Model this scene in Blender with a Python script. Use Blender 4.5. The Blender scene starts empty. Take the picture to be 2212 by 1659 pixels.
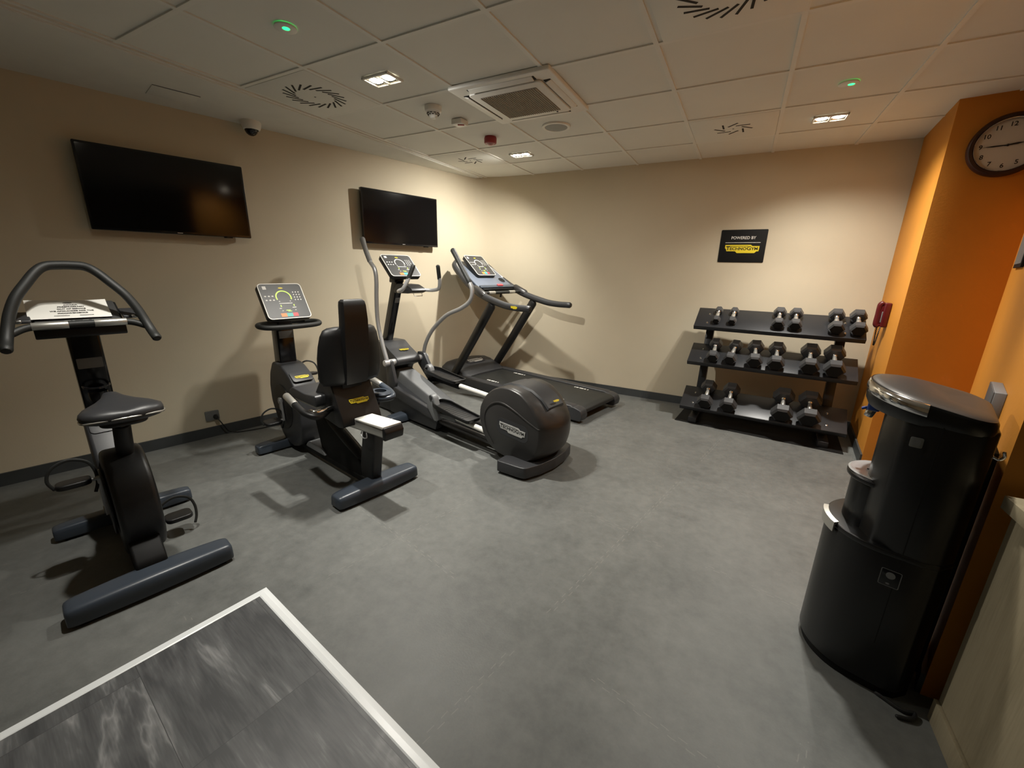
import bpy, bmesh, math, random
from mathutils import Vector, Matrix
random.seed(7)
sc = bpy.context.scene
COL = sc.collection
PI = math.pi
H = 2.475

# ------------------------------------------------------------------ camera
cam_d = bpy.data.cameras.new('camera'); cam = bpy.data.objects.new('camera', cam_d); COL.objects.link(cam)
RX = Vector((0.87773848, 0.47871164, 0.0202564))
RY = Vector((0.14705134, -0.22890679, -0.96227729))
RX.normalize(); RY = (RY - RX * RY.dot(RX)).normalized(); RZ = RX.cross(RY)
cam.matrix_world = Matrix(((RX.x, -RY.x, -RZ.x, 2.93594665), (RX.y, -RY.y, -RZ.y, -4.19722332),
                           (RX.z, -RY.z, -RZ.z, H - 1.05136238), (0, 0, 0, 1)))
cam_d.sensor_width = 36.0; cam_d.lens = 889.39 / 2212 * 36.0
cam_d.clip_start = 0.02; cam_d.clip_end = 60
sc.camera = cam
sc.view_settings.view_transform = 'Standard'; sc.view_settings.look = 'None'
sc.view_settings.gamma = 1.0; sc.view_settings.exposure = 0.74
sc.view_settings.use_curve_mapping = False
w = bpy.data.worlds.new('world'); sc.world = w; w.use_nodes = True
w.node_tree.nodes['Background'].inputs[0].default_value = (0.05, 0.05, 0.05, 1)
w.node_tree.nodes['Background'].inputs[1].default_value = 0.2

# ------------------------------------------------------------------ materials
def mat(name, col, rough=0.5, metal=0.0, var=0.0, vscale=8.0, bump=0.0, bscale=200.0, emit=None, estr=0.0, spec=0.5, coat=0.0, rvar=0.0):
    m = bpy.data.materials.new(name); m.use_nodes = True
    nt = m.node_tree; b = nt.nodes['Principled BSDF']
    b.inputs['Base Color'].default_value = (*col, 1); b.inputs['Roughness'].default_value = rough
    b.inputs['Metallic'].default_value = metal; b.inputs['Specular IOR Level'].default_value = spec
    b.inputs['Coat Weight'].default_value = coat
    if emit:
        b.inputs['Emission Color'].default_value = (*emit, 1); b.inputs['Emission Strength'].default_value = estr
    tc = nt.nodes.new('ShaderNodeTexCoord')
    if var > 0:
        n = nt.nodes.new('ShaderNodeTexNoise'); n.inputs['Scale'].default_value = vscale; n.inputs['Detail'].default_value = 5
        r = nt.nodes.new('ShaderNodeValToRGB')
        r.color_ramp.elements[0].position = 0.3; r.color_ramp.elements[1].position = 0.7
        r.color_ramp.elements[0].color = (*[c * (1 - var) for c in col], 1)
        r.color_ramp.elements[1].color = (*[min(1, c * (1 + var)) for c in col], 1)
        nt.links.new(tc.outputs['Object'], n.inputs['Vector']); nt.links.new(n.outputs['Fac'], r.inputs['Fac'])
        nt.links.new(r.outputs['Color'], b.inputs['Base Color'])
        if rvar > 0:
            mr = nt.nodes.new('ShaderNodeMapRange'); mr.inputs['To Min'].default_value = rough - rvar; mr.inputs['To Max'].default_value = rough + rvar
            nt.links.new(n.outputs['Fac'], mr.inputs['Value']); nt.links.new(mr.outputs['Result'], b.inputs['Roughness'])
    if bump > 0:
        n2 = nt.nodes.new('ShaderNodeTexNoise'); n2.inputs['Scale'].default_value = bscale; n2.inputs['Detail'].default_value = 3
        bp = nt.nodes.new('ShaderNodeBump'); bp.inputs['Strength'].default_value = bump; bp.inputs['Distance'].default_value = 0.002
        nt.links.new(tc.outputs['Object'], n2.inputs['Vector']); nt.links.new(n2.outputs['Fac'], bp.inputs['Height'])
        nt.links.new(bp.outputs['Normal'], b.inputs['Normal'])
    return m

WALL = mat('beige_wall_paint', (0.615, 0.545, 0.41), 0.75, var=0.03, vscale=2.0, bump=0.15, bscale=120, spec=0.25)
ORANGE = mat('orange_wall_paint', (0.56, 0.225, 0.028), 0.6, var=0.03, vscale=3.0, bump=0.2, bscale=90, spec=0.3)
CEIL = mat('ceiling_tile_white', (0.78, 0.775, 0.715), 0.85, var=0.02, vscale=3, bump=0.1, bscale=300, spec=0.2)
CEILBAR = mat('ceiling_bar_white', (0.80, 0.79, 0.73), 0.6, var=0.02)
PLASTER = mat('plaster_white', (0.76, 0.755, 0.695), 0.8, var=0.02)
BASEB = mat('skirting_dark_grey', (0.045, 0.05, 0.052), 0.5, var=0.1)
BLK = mat('black_plastic', (0.0085, 0.0085, 0.009), 0.43, var=0.08, bump=0.08, bscale=500)
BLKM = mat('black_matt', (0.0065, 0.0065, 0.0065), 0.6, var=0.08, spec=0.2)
BLKG = mat('black_gloss', (0.006, 0.006, 0.007), 0.16, var=0.05)
RUBBER = mat('black_rubber', (0.014, 0.015, 0.014), 0.55, var=0.1, bump=0.2, bscale=400)
GUN = mat('gunmetal_plastic', (0.042, 0.040, 0.039), 0.36, metal=0.25, var=0.06, bump=0.05, bscale=600)
CHAR = mat('charcoal_plastic', (0.032, 0.033, 0.036), 0.42, var=0.06, bump=0.08, bscale=500)
SLATE = mat('slate_blue_plastic', (0.042, 0.053, 0.070), 0.34, var=0.06, bump=0.05, bscale=500)
SLATEL = mat('slate_blue_light', (0.125, 0.145, 0.185), 0.4, var=0.05)
GREYP = mat('grey_plastic', (0.17, 0.175, 0.18), 0.42, var=0.06)
SILV = mat('silver_paint', (0.58, 0.585, 0.59), 0.32, metal=0.55, var=0.04)
SILVD = mat('silver_paint_dull', (0.40, 0.40, 0.40), 0.38, metal=0.5, var=0.05)
CHROME = mat('chrome', (0.82, 0.82, 0.82), 0.12, metal=1.0, var=0.03)
ALU = mat('brushed_aluminium', (0.62, 0.61, 0.57), 0.3, metal=0.8, var=0.05)
WHITEP = mat('white_plastic', (0.80, 0.785, 0.73), 0.4, var=0.03)
WHITER = mat('display_rim_white', (0.85, 0.83, 0.76), 0.4, var=0.02)
FACE = mat('display_face', (0.05, 0.05, 0.05), 0.42, var=0.05)
YEL = mat('logo_yellow', (0.82, 0.66, 0.03), 0.45, var=0.04)
LOGOS = mat('logo_silver', (0.62, 0.62, 0.60), 0.4, metal=0.3, var=0.04)
INK = mat('ink_black', (0.008, 0.008, 0.008), 0.5, var=0.05)
INKW = mat('ink_white', (0.80, 0.79, 0.75), 0.5, var=0.03)
GRN = mat('display_lime', (0.55, 0.80, 0.10), 0.4, var=0.03, emit=(0.5, 0.85, 0.08), estr=0.25)
ORG = mat('key_orange', (0.85, 0.25, 0.05), 0.45, var=0.03)
TEAL = mat('key_teal', (0.06, 0.45, 0.42), 0.45, var=0.03)
REDK = mat('key_red', (0.75, 0.06, 0.07), 0.45, var=0.03)
PAPER = mat('paper_white', (0.82, 0.81, 0.76), 0.7, var=0.02)
TVS = mat('tv_screen', (0.0035, 0.0035, 0.004), 0.085, var=0.05, spec=0.35)
GRIPF = mat('foam_grip_grey', (0.13, 0.125, 0.115), 0.7, var=0.08, bump=0.2, bscale=300)
HEXR = mat('dumbbell_rubber', (0.046, 0.047, 0.050), 0.36, var=0.08, bump=0.05, bscale=400)
RACKM = mat('rack_black_metal', (0.018, 0.019, 0.022), 0.36, metal=0.2, var=0.1, bump=0.05, bscale=100)
STEEL = mat('steel_polished', (0.7, 0.7, 0.7), 0.18, metal=1.0, var=0.06, vscale=60)
REDP = mat('phone_red', (0.085, 0.005, 0.007), 0.3, var=0.05)
REDA = mat('alarm_red', (0.30, 0.02, 0.02), 0.4, var=0.05)
CORDM = mat('cord_black', (0.010, 0.010, 0.010), 0.5, var=0.05)
GREYS = mat('sticker_grey', (0.16, 0.165, 0.16), 0.5, var=0.06)
GRILL = mat('grille_brown_grey', (0.20, 0.17, 0.13), 0.7, var=0.05)
SPKG = mat('speaker_grille', (0.36, 0.37, 0.35), 0.8, var=0.04, bump=0.3, bscale=900)
SLOT = mat('slot_dark', (0.030, 0.027, 0.022), 0.9, var=0.1)
BLUEP = mat('nozzle_blue', (0.02, 0.05, 0.22), 0.35, var=0.05)
CLKF = mat('clock_face', (0.62, 0.60, 0.54), 0.5, var=0.03)
CLKR = mat('clock_rim_dark', (0.03, 0.012, 0.01), 0.25, var=0.1)
TRIM = mat('white_edge_trim', (0.80, 0.83, 0.84), 0.32, var=0.02)
LAMP = mat('lamp_glow', (1, 1, 1), 0.5, var=0.01, emit=(1.0, 0.90, 0.72), estr=26)
GREENL = mat('emergency_led', (0.05, 0.8, 0.3), 0.3, var=0.01, emit=(0.01, 1.0, 0.16), estr=2.2)
SMOKEL = mat('camera_dome_dark', (0.01, 0.008, 0.007), 0.1, var=0.05)
BLACKH = mat('hole_black', (0.003, 0.003, 0.003), 0.9, var=0.05)
COOLB = mat('cooler_black', (0.005, 0.005, 0.0055), 0.32, var=0.08)
COOLT = mat('cooler_top_satin', (0.045, 0.041, 0.037), 0.40, metal=0.3, var=0.05)

def mat_floor():
    m = bpy.data.materials.new('rubber_floor'); m.use_nodes = True
    nt = m.node_tree; b = nt.nodes['Principled BSDF']; L = nt.links; N = nt.nodes.new
    tc = N('ShaderNodeTexCoord')
    def math_(op, a, b_=None, c=None):
        n = N('ShaderNodeMath'); n.operation = op
        for i, v in enumerate((a, b_, c)):
            if v is None: continue
            if isinstance(v, (int, float)): n.inputs[i].default_value = v
            else: L.new(v, n.inputs[i])
        return n.outputs[0]
    n1 = N('ShaderNodeTexNoise'); n1.inputs['Scale'].default_value = 2.2; n1.inputs['Detail'].default_value = 6; n1.inputs['Roughness'].default_value = 0.62
    n2 = N('ShaderNodeTexNoise'); n2.inputs['Scale'].default_value = 16; n2.inputs['Detail'].default_value = 8; n2.inputs['Roughness'].default_value = 0.7
    n3 = N('ShaderNodeTexNoise'); n3.inputs['Scale'].default_value = 140; n3.inputs['Detail'].default_value = 2
    for n in (n1, n2, n3): L.new(tc.outputs['Object'], n.inputs['Vector'])
    s = math_('ADD', math_('MULTIPLY', n1.outputs['Fac'], 0.5), math_('MULTIPLY', n2.outputs['Fac'], 0.5))
    r = N('ShaderNodeValToRGB'); e = r.color_ramp.elements
    e[0].position = 0.33; e[0].color = (0.096, 0.100, 0.096, 1); e[1].position = 0.70; e[1].color = (0.182, 0.187, 0.177, 1)
    L.new(s, r.inputs['Fac'])
    # puzzle-cut seams between the rubber tiles (rotated 12.5 degrees)
    mp = N('ShaderNodeMapping'); mp.vector_type = 'POINT'; mp.inputs['Rotation'].default_value = (0, 0, math.radians(12.5))
    L.new(tc.outputs['Object'], mp.inputs['Vector'])
    sx = N('ShaderNodeSeparateXYZ'); L.new(mp.outputs['Vector'], sx.inputs[0])
    ox = 2.385 * math.cos(math.radians(12.5)) + 2.973 * math.sin(math.radians(12.5))
    oy = 2.385 * math.sin(math.radians(12.5)) - 2.973 * math.cos(math.radians(12.5))
    def seam(a, b2, oa, pa):
        wob = math_('MULTIPLY', math_('SIGN', math_('SINE', math_('MULTIPLY', b2, 2 * PI / 0.058))), 0.0085)
        wob = math_('ADD', wob, math_('MULTIPLY', math_('SUBTRACT', n2.outputs['Fac'], 0.5), 0.012))
        u = math_('DIVIDE', math_('ADD', math_('SUBTRACT', a, oa), wob), pa)
        d = math_('MULTIPLY', math_('ABSOLUTE', math_('SUBTRACT', u, math_('ROUND', u))), pa)
        return math_('LESS_THAN', d, 0.0016)
    sm = math_('MAXIMUM', seam(sx.outputs[0], sx.outputs[1], ox, 0.90), seam(sx.outputs[1], sx.outputs[0], oy, 0.90))
    brk = math_('GREATER_THAN', n1.outputs['Fac'], 0.475)
    sm = math_('MULTIPLY', sm, brk)
    mx = N('ShaderNodeMix'); mx.data_type = 'RGBA'; mx.inputs['B'].default_value = (0.20, 0.20, 0.185, 1)
    L.new(math_('MULTIPLY', sm, 0.8), mx.inputs['Factor']); L.new(r.outputs['Color'], mx.inputs['A'])
    L.new(mx.outputs['Result'], b.inputs['Base Color'])
    mr = N('ShaderNodeMapRange'); mr.inputs['To Min'].default_value = 0.38; mr.inputs['To Max'].default_value = 0.62
    L.new(n2.outputs['Fac'], mr.inputs['Value']); L.new(mr.outputs['Result'], b.inputs['Roughness'])
    b.inputs['Specular IOR Level'].default_value = 0.4
    bp = N('ShaderNodeBump'); bp.inputs['Strength'].default_value = 0.25; bp.inputs['Distance'].default_value = 0.003
    hh = math_('ADD', math_('MULTIPLY', n2.outputs['Fac'], 0.8), math_('MULTIPLY', n3.outputs['Fac'], 0.4))
    L.new(hh, bp.inputs['Height']); L.new(bp.outputs['Normal'], b.inputs['Normal'])
    return m
FLOOR = mat_floor()

def mat_wood(name, c0, c1, c2, scale, rot, rough=0.45, plank=None, stretch=0.3, rings=7.0, fine=0.35, line=0.30):
    """wood grain: stretched contour rings (cathedral figure) plus fine fibres along local X"""
    m = bpy.data.materials.new(name); m.use_nodes = True
    nt = m.node_tree; b = nt.nodes['Principled BSDF']; L = nt.links; N = nt.nodes.new
    def M_(op, a, b_=None):
        n = N('ShaderNodeMath'); n.operation = op
        for i, v in enumerate((a, b_)):
            if v is None: continue
            if isinstance(v, (int, float)): n.inputs[i].default_value = v
            else: L.new(v, n.inputs[i])
        return n.outputs[0]
    tc = N('ShaderNodeTexCoord'); mp = N('ShaderNodeMapping'); mp.inputs['Rotation'].default_value = rot
    L.new(tc.outputs['Object'], mp.inputs['Vector']); vec = mp.outputs['Vector']; br = None
    if plank:
        br = N('ShaderNodeTexBrick'); br.inputs['Scale'].default_value = 1.0
        br.inputs['Brick Width'].default_value = plank[0]; br.inputs['Row Height'].default_value = plank[1]
        br.inputs['Mortar Size'].default_value = 0.0008; br.offset = 0.41
        br.inputs['Color1'].default_value = (0, 0, 0, 1); br.inputs['Color2'].default_value = (1, 1, 1, 1); br.inputs['Mortar'].default_value = (0.5, 0.5, 0.5, 1)
        L.new(vec, br.inputs['Vector'])
        cx = N('ShaderNodeVectorMath'); cx.operation = 'MULTIPLY_ADD'; cx.inputs[1].default_value = (3.1, 1.7, 5.0)
        L.new(br.outputs['Color'], cx.inputs[0]); L.new(vec, cx.inputs[2]); vec = cx.outputs[0]
    m2 = N('ShaderNodeMapping'); m2.inputs['Scale'].default_value = (stretch, 1, 1); L.new(vec, m2.inputs['Vector'])
    def noise(sc_, det, dist, v): 
        n = N('ShaderNodeTexNoise'); n.inputs['Scale'].default_value = sc_; n.inputs['Detail'].default_value = det; n.inputs['Distortion'].default_value = dist
        L.new(v, n.inputs['Vector']); return n.outputs['Fac']
    big = noise(scale, 4.0, 0.6, m2.outputs['Vector'])
    ring = M_('PINGPONG', M_('MULTIPLY', big, rings), 1.0)
    thin = M_('POWER', ring, 3.0)
    m3 = N('ShaderNodeMapping'); m3.inputs['Scale'].default_value = (0.06, 1, 1); L.new(vec, m3.inputs['Vector'])
    fib = noise(160, 3, 0.3, m3.outputs['Vector']); cloud = noise(scale * 2.4, 7, 0.5, m2.outputs['Vector'])
    f = M_('ADD', M_('ADD', M_('MULTIPLY', thin, line), M_('MULTIPLY', fib, fine)), M_('MULTIPLY', cloud, 0.75))
    r = N('ShaderNodeValToRGB'); e = r.color_ramp.elements
    e[0].position = 0.40; e[0].color = (*c0, 1); e[1].position = 0.92; e[1].color = (*c2, 1)
    x = r.color_ramp.elements.new(0.60); x.color = (*c1, 1)
    L.new(f, r.inputs['Fac'])
    if br:
        mx = N('ShaderNodeMix'); mx.data_type = 'RGBA'; mx.inputs['B'].default_value = (c0[0] * .7, c0[1] * .7, c0[2] * .7, 1)
        L.new(br.outputs['Fac'], mx.inputs['Factor']); L.new(r.outputs['Color'], mx.inputs['A']); L.new(mx.outputs['Result'], b.inputs['Base Color'])
    else: L.new(r.outputs['Color'], b.inputs['Base Color'])
    b.inputs['Roughness'].default_value = rough; b.inputs['Specular IOR Level'].default_value = 0.4
    return m
VINYL = mat_wood('dark_grey_wood_vinyl', (0.058, 0.060, 0.063), (0.108, 0.111, 0.114), (0.30, 0.305, 0.305), 6.0, (0, 0, math.radians(8.5)), 0.42, plank=(1.15, 0.40), stretch=0.24, rings=9.0, fine=0.26, line=0.25)
OAK = mat_wood('pale_oak_laminate', (0.21, 0.175, 0.11), (0.29, 0.245, 0.16), (0.36, 0.305, 0.205), 2.5, (0, math.radians(90), 0), 0.5, stretch=0.2, rings=3.0, fine=0.30, line=0.12)

# ------------------------------------------------------------------ mesh helpers
FSZ = Matrix(((1, 0, 0, 0), (0, -1, 0, 0), (0, 0, 1, 0), (0, 0, 0, 1)))   # (forward, right, up) -> local object axes
ID = Matrix.Identity(4)
def frame(o, x, y, z=None):
    x = Vector(x).normalized(); y = Vector(y); y = (y - x * y.dot(x)).normalized(); z = x.cross(y)
    return Matrix(((x.x, y.x, z.x, o[0]), (x.y, y.y, z.y, o[1]), (x.z, y.z, z.z, o[2]), (0, 0, 0, 1)))
def ff(o, x, y):
    """frame given in (forward, right, up) machine coordinates; its third axis points at the viewer of a panel with x right, y up"""
    x = Vector(x).normalized(); y = Vector(y); y = (y - x * y.dot(x)).normalized(); z = y.cross(x)
    return Matrix(((x.x, y.x, z.x, o[0]), (x.y, y.y, z.y, o[1]), (x.z, y.z, z.z, o[2]), (0, 0, 0, 1)))
def rrect(w, h, r, n=5):
    pts = []
    for cx, cy, a0 in ((w / 2 - r, h / 2 - r, 0), (-w / 2 + r, h / 2 - r, 90), (-w / 2 + r, -h / 2 + r, 180), (w / 2 - r, -h / 2 + r, 270)):
        for i in range(n + 1):
            a = math.radians(a0 + 90 * i / n); pts.append((cx + r * math.cos(a), cy + r * math.sin(a)))
    return pts
def ell(cx, cy, rx, ry, n=32, a0=0, a1=360, full=True):
    k = n if full else n + 1
    return [(cx + rx * math.cos(math.radians(a0 + (a1 - a0) * i / n)), cy + ry * math.sin(math.radians(a0 + (a1 - a0) * i / n))) for i in range(k)]
def smooth_path(pts, sub=6, closed=False):
    P = [Vector(p) for p in pts]; n = len(P); out = []
    if n < 3: return P
    for i in range(n if closed else n - 1):
        p0 = P[(i - 1) % n] if (closed or i > 0) else P[0] * 2 - P[1]
        p1 = P[i]; p2 = P[(i + 1) % n]
        p3 = P[(i + 2) % n] if (closed or i + 2 < n) else P[-1] * 2 - P[-2]
        for k in range(sub):
            t = k / sub
            out.append(0.5 * ((2 * p1) + (p2 - p0) * t + (2 * p0 - 5 * p1 + 4 * p2 - p3) * t * t + (3 * p1 - p0 - 3 * p2 + p3) * t ** 3))
    if not closed: out.append(P[-1])
    return out
def round_poly(pts, r, n=4):
    """round the corners of a 2-D polygon"""
    out = []; k = len(pts)
    for i in range(k):
        p = Vector(pts[i]); a = Vector(pts[i - 1]) - p; b = Vector(pts[(i + 1) % k]) - p
        rr = min(r, a.length * 0.45, b.length * 0.45)
        A = p + a.normalized() * rr; B_ = p + b.normalized() * rr
        for j in range(n + 1):
            t = j / n; q = A * (1 - t) ** 2 + p * 2 * t * (1 - t) + B_ * t * t; out.append((q.x, q.y))
    return out
class B:
    def __init__(s, M=ID): s.bm = bmesh.new(); s.M = M
    def _add(s, tmp, M):
        T = s.M @ M
        for v in tmp.verts: v.co = T @ v.co
        me = bpy.data.meshes.new('t'); tmp.to_mesh(me); tmp.free(); s.bm.from_mesh(me); bpy.data.meshes.remove(me)
        return s
    def ext(s, pts, d0, d1, M=ID, bev=0.0, seg=3, ang=25):
        """polygon in local XY extruded d0..d1 along local Z"""
        t = bmesh.new()
        vs = [t.verts.new((x, y, d0)) for x, y in pts]; vt = [t.verts.new((x, y, d1)) for x, y in pts]
        t.faces.new(list(reversed(vs))); t.faces.new(vt); n = len(pts)
        for i in range(n): t.faces.new((vs[i], vs[(i + 1) % n], vt[(i + 1) % n], vt[i]))
        bmesh.ops.recalc_face_normals(t, faces=t.faces)
        s._bev(t, bev, seg, ang); return s._add(t, M)
    def _bev(s, t, bev, seg, ang):
        if bev <= 0: return
        t.normal_update()
        es = [e for e in t.edges if len(e.link_faces) == 2 and e.calc_face_angle(0) > math.radians(ang)]
        bmesh.ops.bevel(t, geom=es, offset=bev, segments=seg, profile=0.5, affect='EDGES', clamp_overlap=True)
    def prism(s, prof, s0, s1, bev=0.0, seg=3, ang=25, rnd=0.0):
        """profile (f,z) extruded across the machine from s0 to s1"""
        if rnd > 0: prof = round_poly(prof, rnd)
        M = Matrix(((1, 0, 0, 0), (0, 0, 1, 0), (0, 1, 0, 0), (0, 0, 0, 1)))
        return s.ext(prof, s0, s1, M, bev, seg, ang)
    def box(s, c, size, bev=0.0, rot=None, seg=3):
        t = bmesh.new(); bmesh.ops.create_cube(t, size=1.0)
        for v in t.verts: v.co = Vector((v.co.x * size[0], v.co.y * size[1], v.co.z * size[2]))
        s._bev(t, bev, seg, 25)
        M = Matrix.Translation(c)
        if rot: M = M @ Matrix.Rotation(rot[2], 4, 'Z') @ Matrix.Rotation(rot[1], 4, 'Y') @ Matrix.Rotation(rot[0], 4, 'X')
        return s._add(t, M)
    def tube(s, pts, r, n=12, sub=6, closed=False, sx=1.0, up=None, caps=True):
        """sx scales the section along 'up x tangent' for flat straps; r may be a list"""
        P = smooth_path(pts, sub, closed) if sub > 1 else [Vector(p) for p in pts]
        k = len(P); t = bmesh.new(); rings = []
        def rad(i):
            if isinstance(r, (int, float)): return r
            u = i / max(1, k - 1) * (len(r) - 1); j = min(int(u), len(r) - 2); return r[j] * (1 - (u - j)) + r[j + 1] * (u - j)
        prev = None
        for i in range(k):
            T = (P[(i + 1) % k] - P[i - 1]) if closed else (P[min(i + 1, k - 1)] - P[max(i - 1, 0)])
            T.normalize()
            if up is not None: U = Vector(up)
            elif prev is None: U = Vector((0, 0, 1)) if abs(T.z) < 0.9 else Vector((1, 0, 0))
            else: U = prev
            U = (U - T * U.dot(T)).normalized(); prev = U; V = T.cross(U)
            rr = rad(i)
            rings.append([t.verts.new(P[i] + U * math.cos(2 * PI * j / n) * rr + V * math.sin(2 * PI * j / n) * rr * sx) for j in range(n)])
        for i in range(k if closed else k - 1):
            a, b_ = rings[i], rings[(i + 1) % k]
            for j in range(n): t.faces.new((a[j], a[(j + 1) % n], b_[(j + 1) % n], b_[j]))
        if not closed and caps:
            for ring, dirn in ((rings[0], -1), (rings[-1], 1)):
                c = sum((v.co for v in ring), Vector()) / n
                T = ((P[0] - P[1]) if dirn < 0 else (P[-1] - P[-2])).normalized(); rr = rad(0 if dirn < 0 else k - 1)
                ir = [t.verts.new(c + (v.co - c) * 0.72 + T * rr * 0.45) for v in ring]; tip = t.verts.new(c + T * rr * 0.62)
                for j in range(n):
                    t.faces.new((ring[j], ring[(j + 1) % n], ir[(j + 1) % n], ir[j])); t.faces.new((ir[j], ir[(j + 1) % n], tip))
        bmesh.ops.recalc_face_normals(t, faces=t.faces)
        return s._add(t, ID)
    def cyl(s, p0, p1, r, r2=None, n=24, bev=0.0):
        p0 = Vector(p0); p1 = Vector(p1); d = p1 - p0
        t = bmesh.new(); bmesh.ops.create_cone(t, cap_ends=True, segments=n, radius1=r, radius2=r if r2 is None else r2, depth=d.length)
        s._bev(t, bev, 2, 40)
        M = Matrix.Translation((p0 + p1) / 2) @ d.to_track_quat('Z', 'Y').to_matrix().to_4x4()
        return s._add(t, M)
    def lathe(s, prof, M=ID, n=32):
        t = bmesh.new(); rings = []
        for r, h in prof:
            if r < 1e-6: rings.append([t.verts.new((0, 0, h))])
            else: rings.append([t.verts.new((r * math.cos(2 * PI * j / n), r * math.sin(2 * PI * j / n), h)) for j in range(n)])
        for a, b_ in zip(rings, rings[1:]):
            for j in range(n):
                if len(a) == 1 and len(b_) == 1: break
                if len(a) == 1: t.faces.new((a[0], b_[j], b_[(j + 1) % n]))
                elif len(b_) == 1: t.faces.new((a[j], b_[0], a[(j + 1) % n]))
                else: t.faces.new((a[j], b_[j], b_[(j + 1) % n], a[(j + 1) % n]))
        bmesh.ops.recalc_face_normals(t, faces=t.faces)
        return s._add(t, M)
    def loft(s, rings, caps=True):
        t = bmesh.new(); R = [[t.verts.new(p) for p in ring] for ring in rings]; n = len(R[0])
        for a, b_ in zip(R, R[1:]):
            for j in range(n): t.faces.new((a[j], a[(j + 1) % n], b_[(j + 1) % n], b_[j]))
        if caps: t.faces.new(list(reversed(R[0]))); t.faces.new(R[-1])
        bmesh.ops.recalc_face_normals(t, faces=t.faces)
        return s._add(t, ID)
    def quad(s, *p):
        s.bm.faces.new([s.bm.verts.new(s.M @ Vector(q)) for q in p]); return s
    def obj(s, name, m, parent=None, smooth=True, sharp=38, **kw):
        bmesh.ops.recalc_face_normals(s.bm, faces=s.bm.faces)
        me = bpy.data.meshes.new(name); s.bm.to_mesh(me); s.bm.free()
        if smooth:
            for p in me.polygons: p.use_smooth = True
            me.set_sharp_from_angle(angle=math.radians(sharp))
        o = bpy.data.objects.new(name, me); COL.objects.link(o); me.materials.append(m)
        if parent is not None: o.parent = parent
        for k, v in kw.items(): o[k] = v
        return o
def thing(name, label, cat, loc=(0, 0, 0), rotz=0.0, group=None):
    o = bpy.data.objects.new(name, None); COL.objects.link(o); o.location = loc; o.rotation_euler = (0, 0, rotz)
    o.empty_display_size = 0.05
    o['label'] = label; o['category'] = cat
    if group: o['group'] = group
    return o
def tag(o, label, cat, group=None):
    o['label'] = label; o['category'] = cat
    if group: o['group'] = group
    return o
def struct(o, label=None):
    o['kind'] = 'structure'
    if label: o['label'] = label; o['category'] = label.split()[-1]
    return o
def text_bm(b, body, size, M, depth=0.0004, smallcaps=False, align='CENTER', bold=0.0, squash=1.0, space=1.0):
    cu = bpy.data.curves.new('lettering', 'FONT'); cu.body = body; cu.size = size
    cu.align_x = align; cu.align_y = 'CENTER'; cu.extrude = depth; cu.offset = bold; cu.space_character = space
    cu.resolution_u = 3
    if smallcaps:
        cu.small_caps_scale = 0.78
        for i in range(len(body)): cu.body_format[i].use_small_caps = True
    o = bpy.data.objects.new('lettering', cu); COL.objects.link(o)
    bpy.context.view_layer.update()
    me = bpy.data.meshes.new_from_object(o.evaluated_get(bpy.context.evaluated_depsgraph_get()))
    bpy.data.objects.remove(o)
    t = bmesh.new(); t.from_mesh(me); bpy.data.meshes.remove(me)
    b._add(t, M @ Matrix.Diagonal((squash, 1, 1, 1)))
    bpy.data.curves.remove(cu)
    return b
LOGO = [(0, 1), (.74, 1), (.80, .84), (1, .84), (.985, .22), (.93, .22), (.875, 0), (.37, 0), (.31, .22), (.055, .22), (.03, .52), (0, .56)]
def logo(parent, M, width, plate=YEL, ink=INK, base=ID, ratio=0.26, lettering=True):
    """the maker's stepped badge: plate + lettering; M is the badge frame (x right, y up, z out)"""
    h = width * ratio
    p = B(base).ext([((x - .5) * width, (y - .5) * h) for x, y in LOGO], 0, 0.0022, M).obj('badge', plate, parent)
    if lettering:
        b = B(base); text_bm(b, 'TechnoGym', h * 0.62, M @ Matrix.Translation((0, h * 0.05, 0.0024)), 0.0004, True, bold=h * 0.012, squash=(width * 0.85) / (h * 0.62 * 4.75))
        b.box(M @ Vector((-width * .08, h * .34, .0026)), (0.0001, 0.0001, 0.0001))
        b.ext([(-.46 * width, .30 * h), (.18 * width, .30 * h), (.18 * width, .345 * h), (-.46 * width, .345 * h)], 0.0022, 0.003, M)
        b.obj('badge_lettering', ink, p)
    return p
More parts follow.
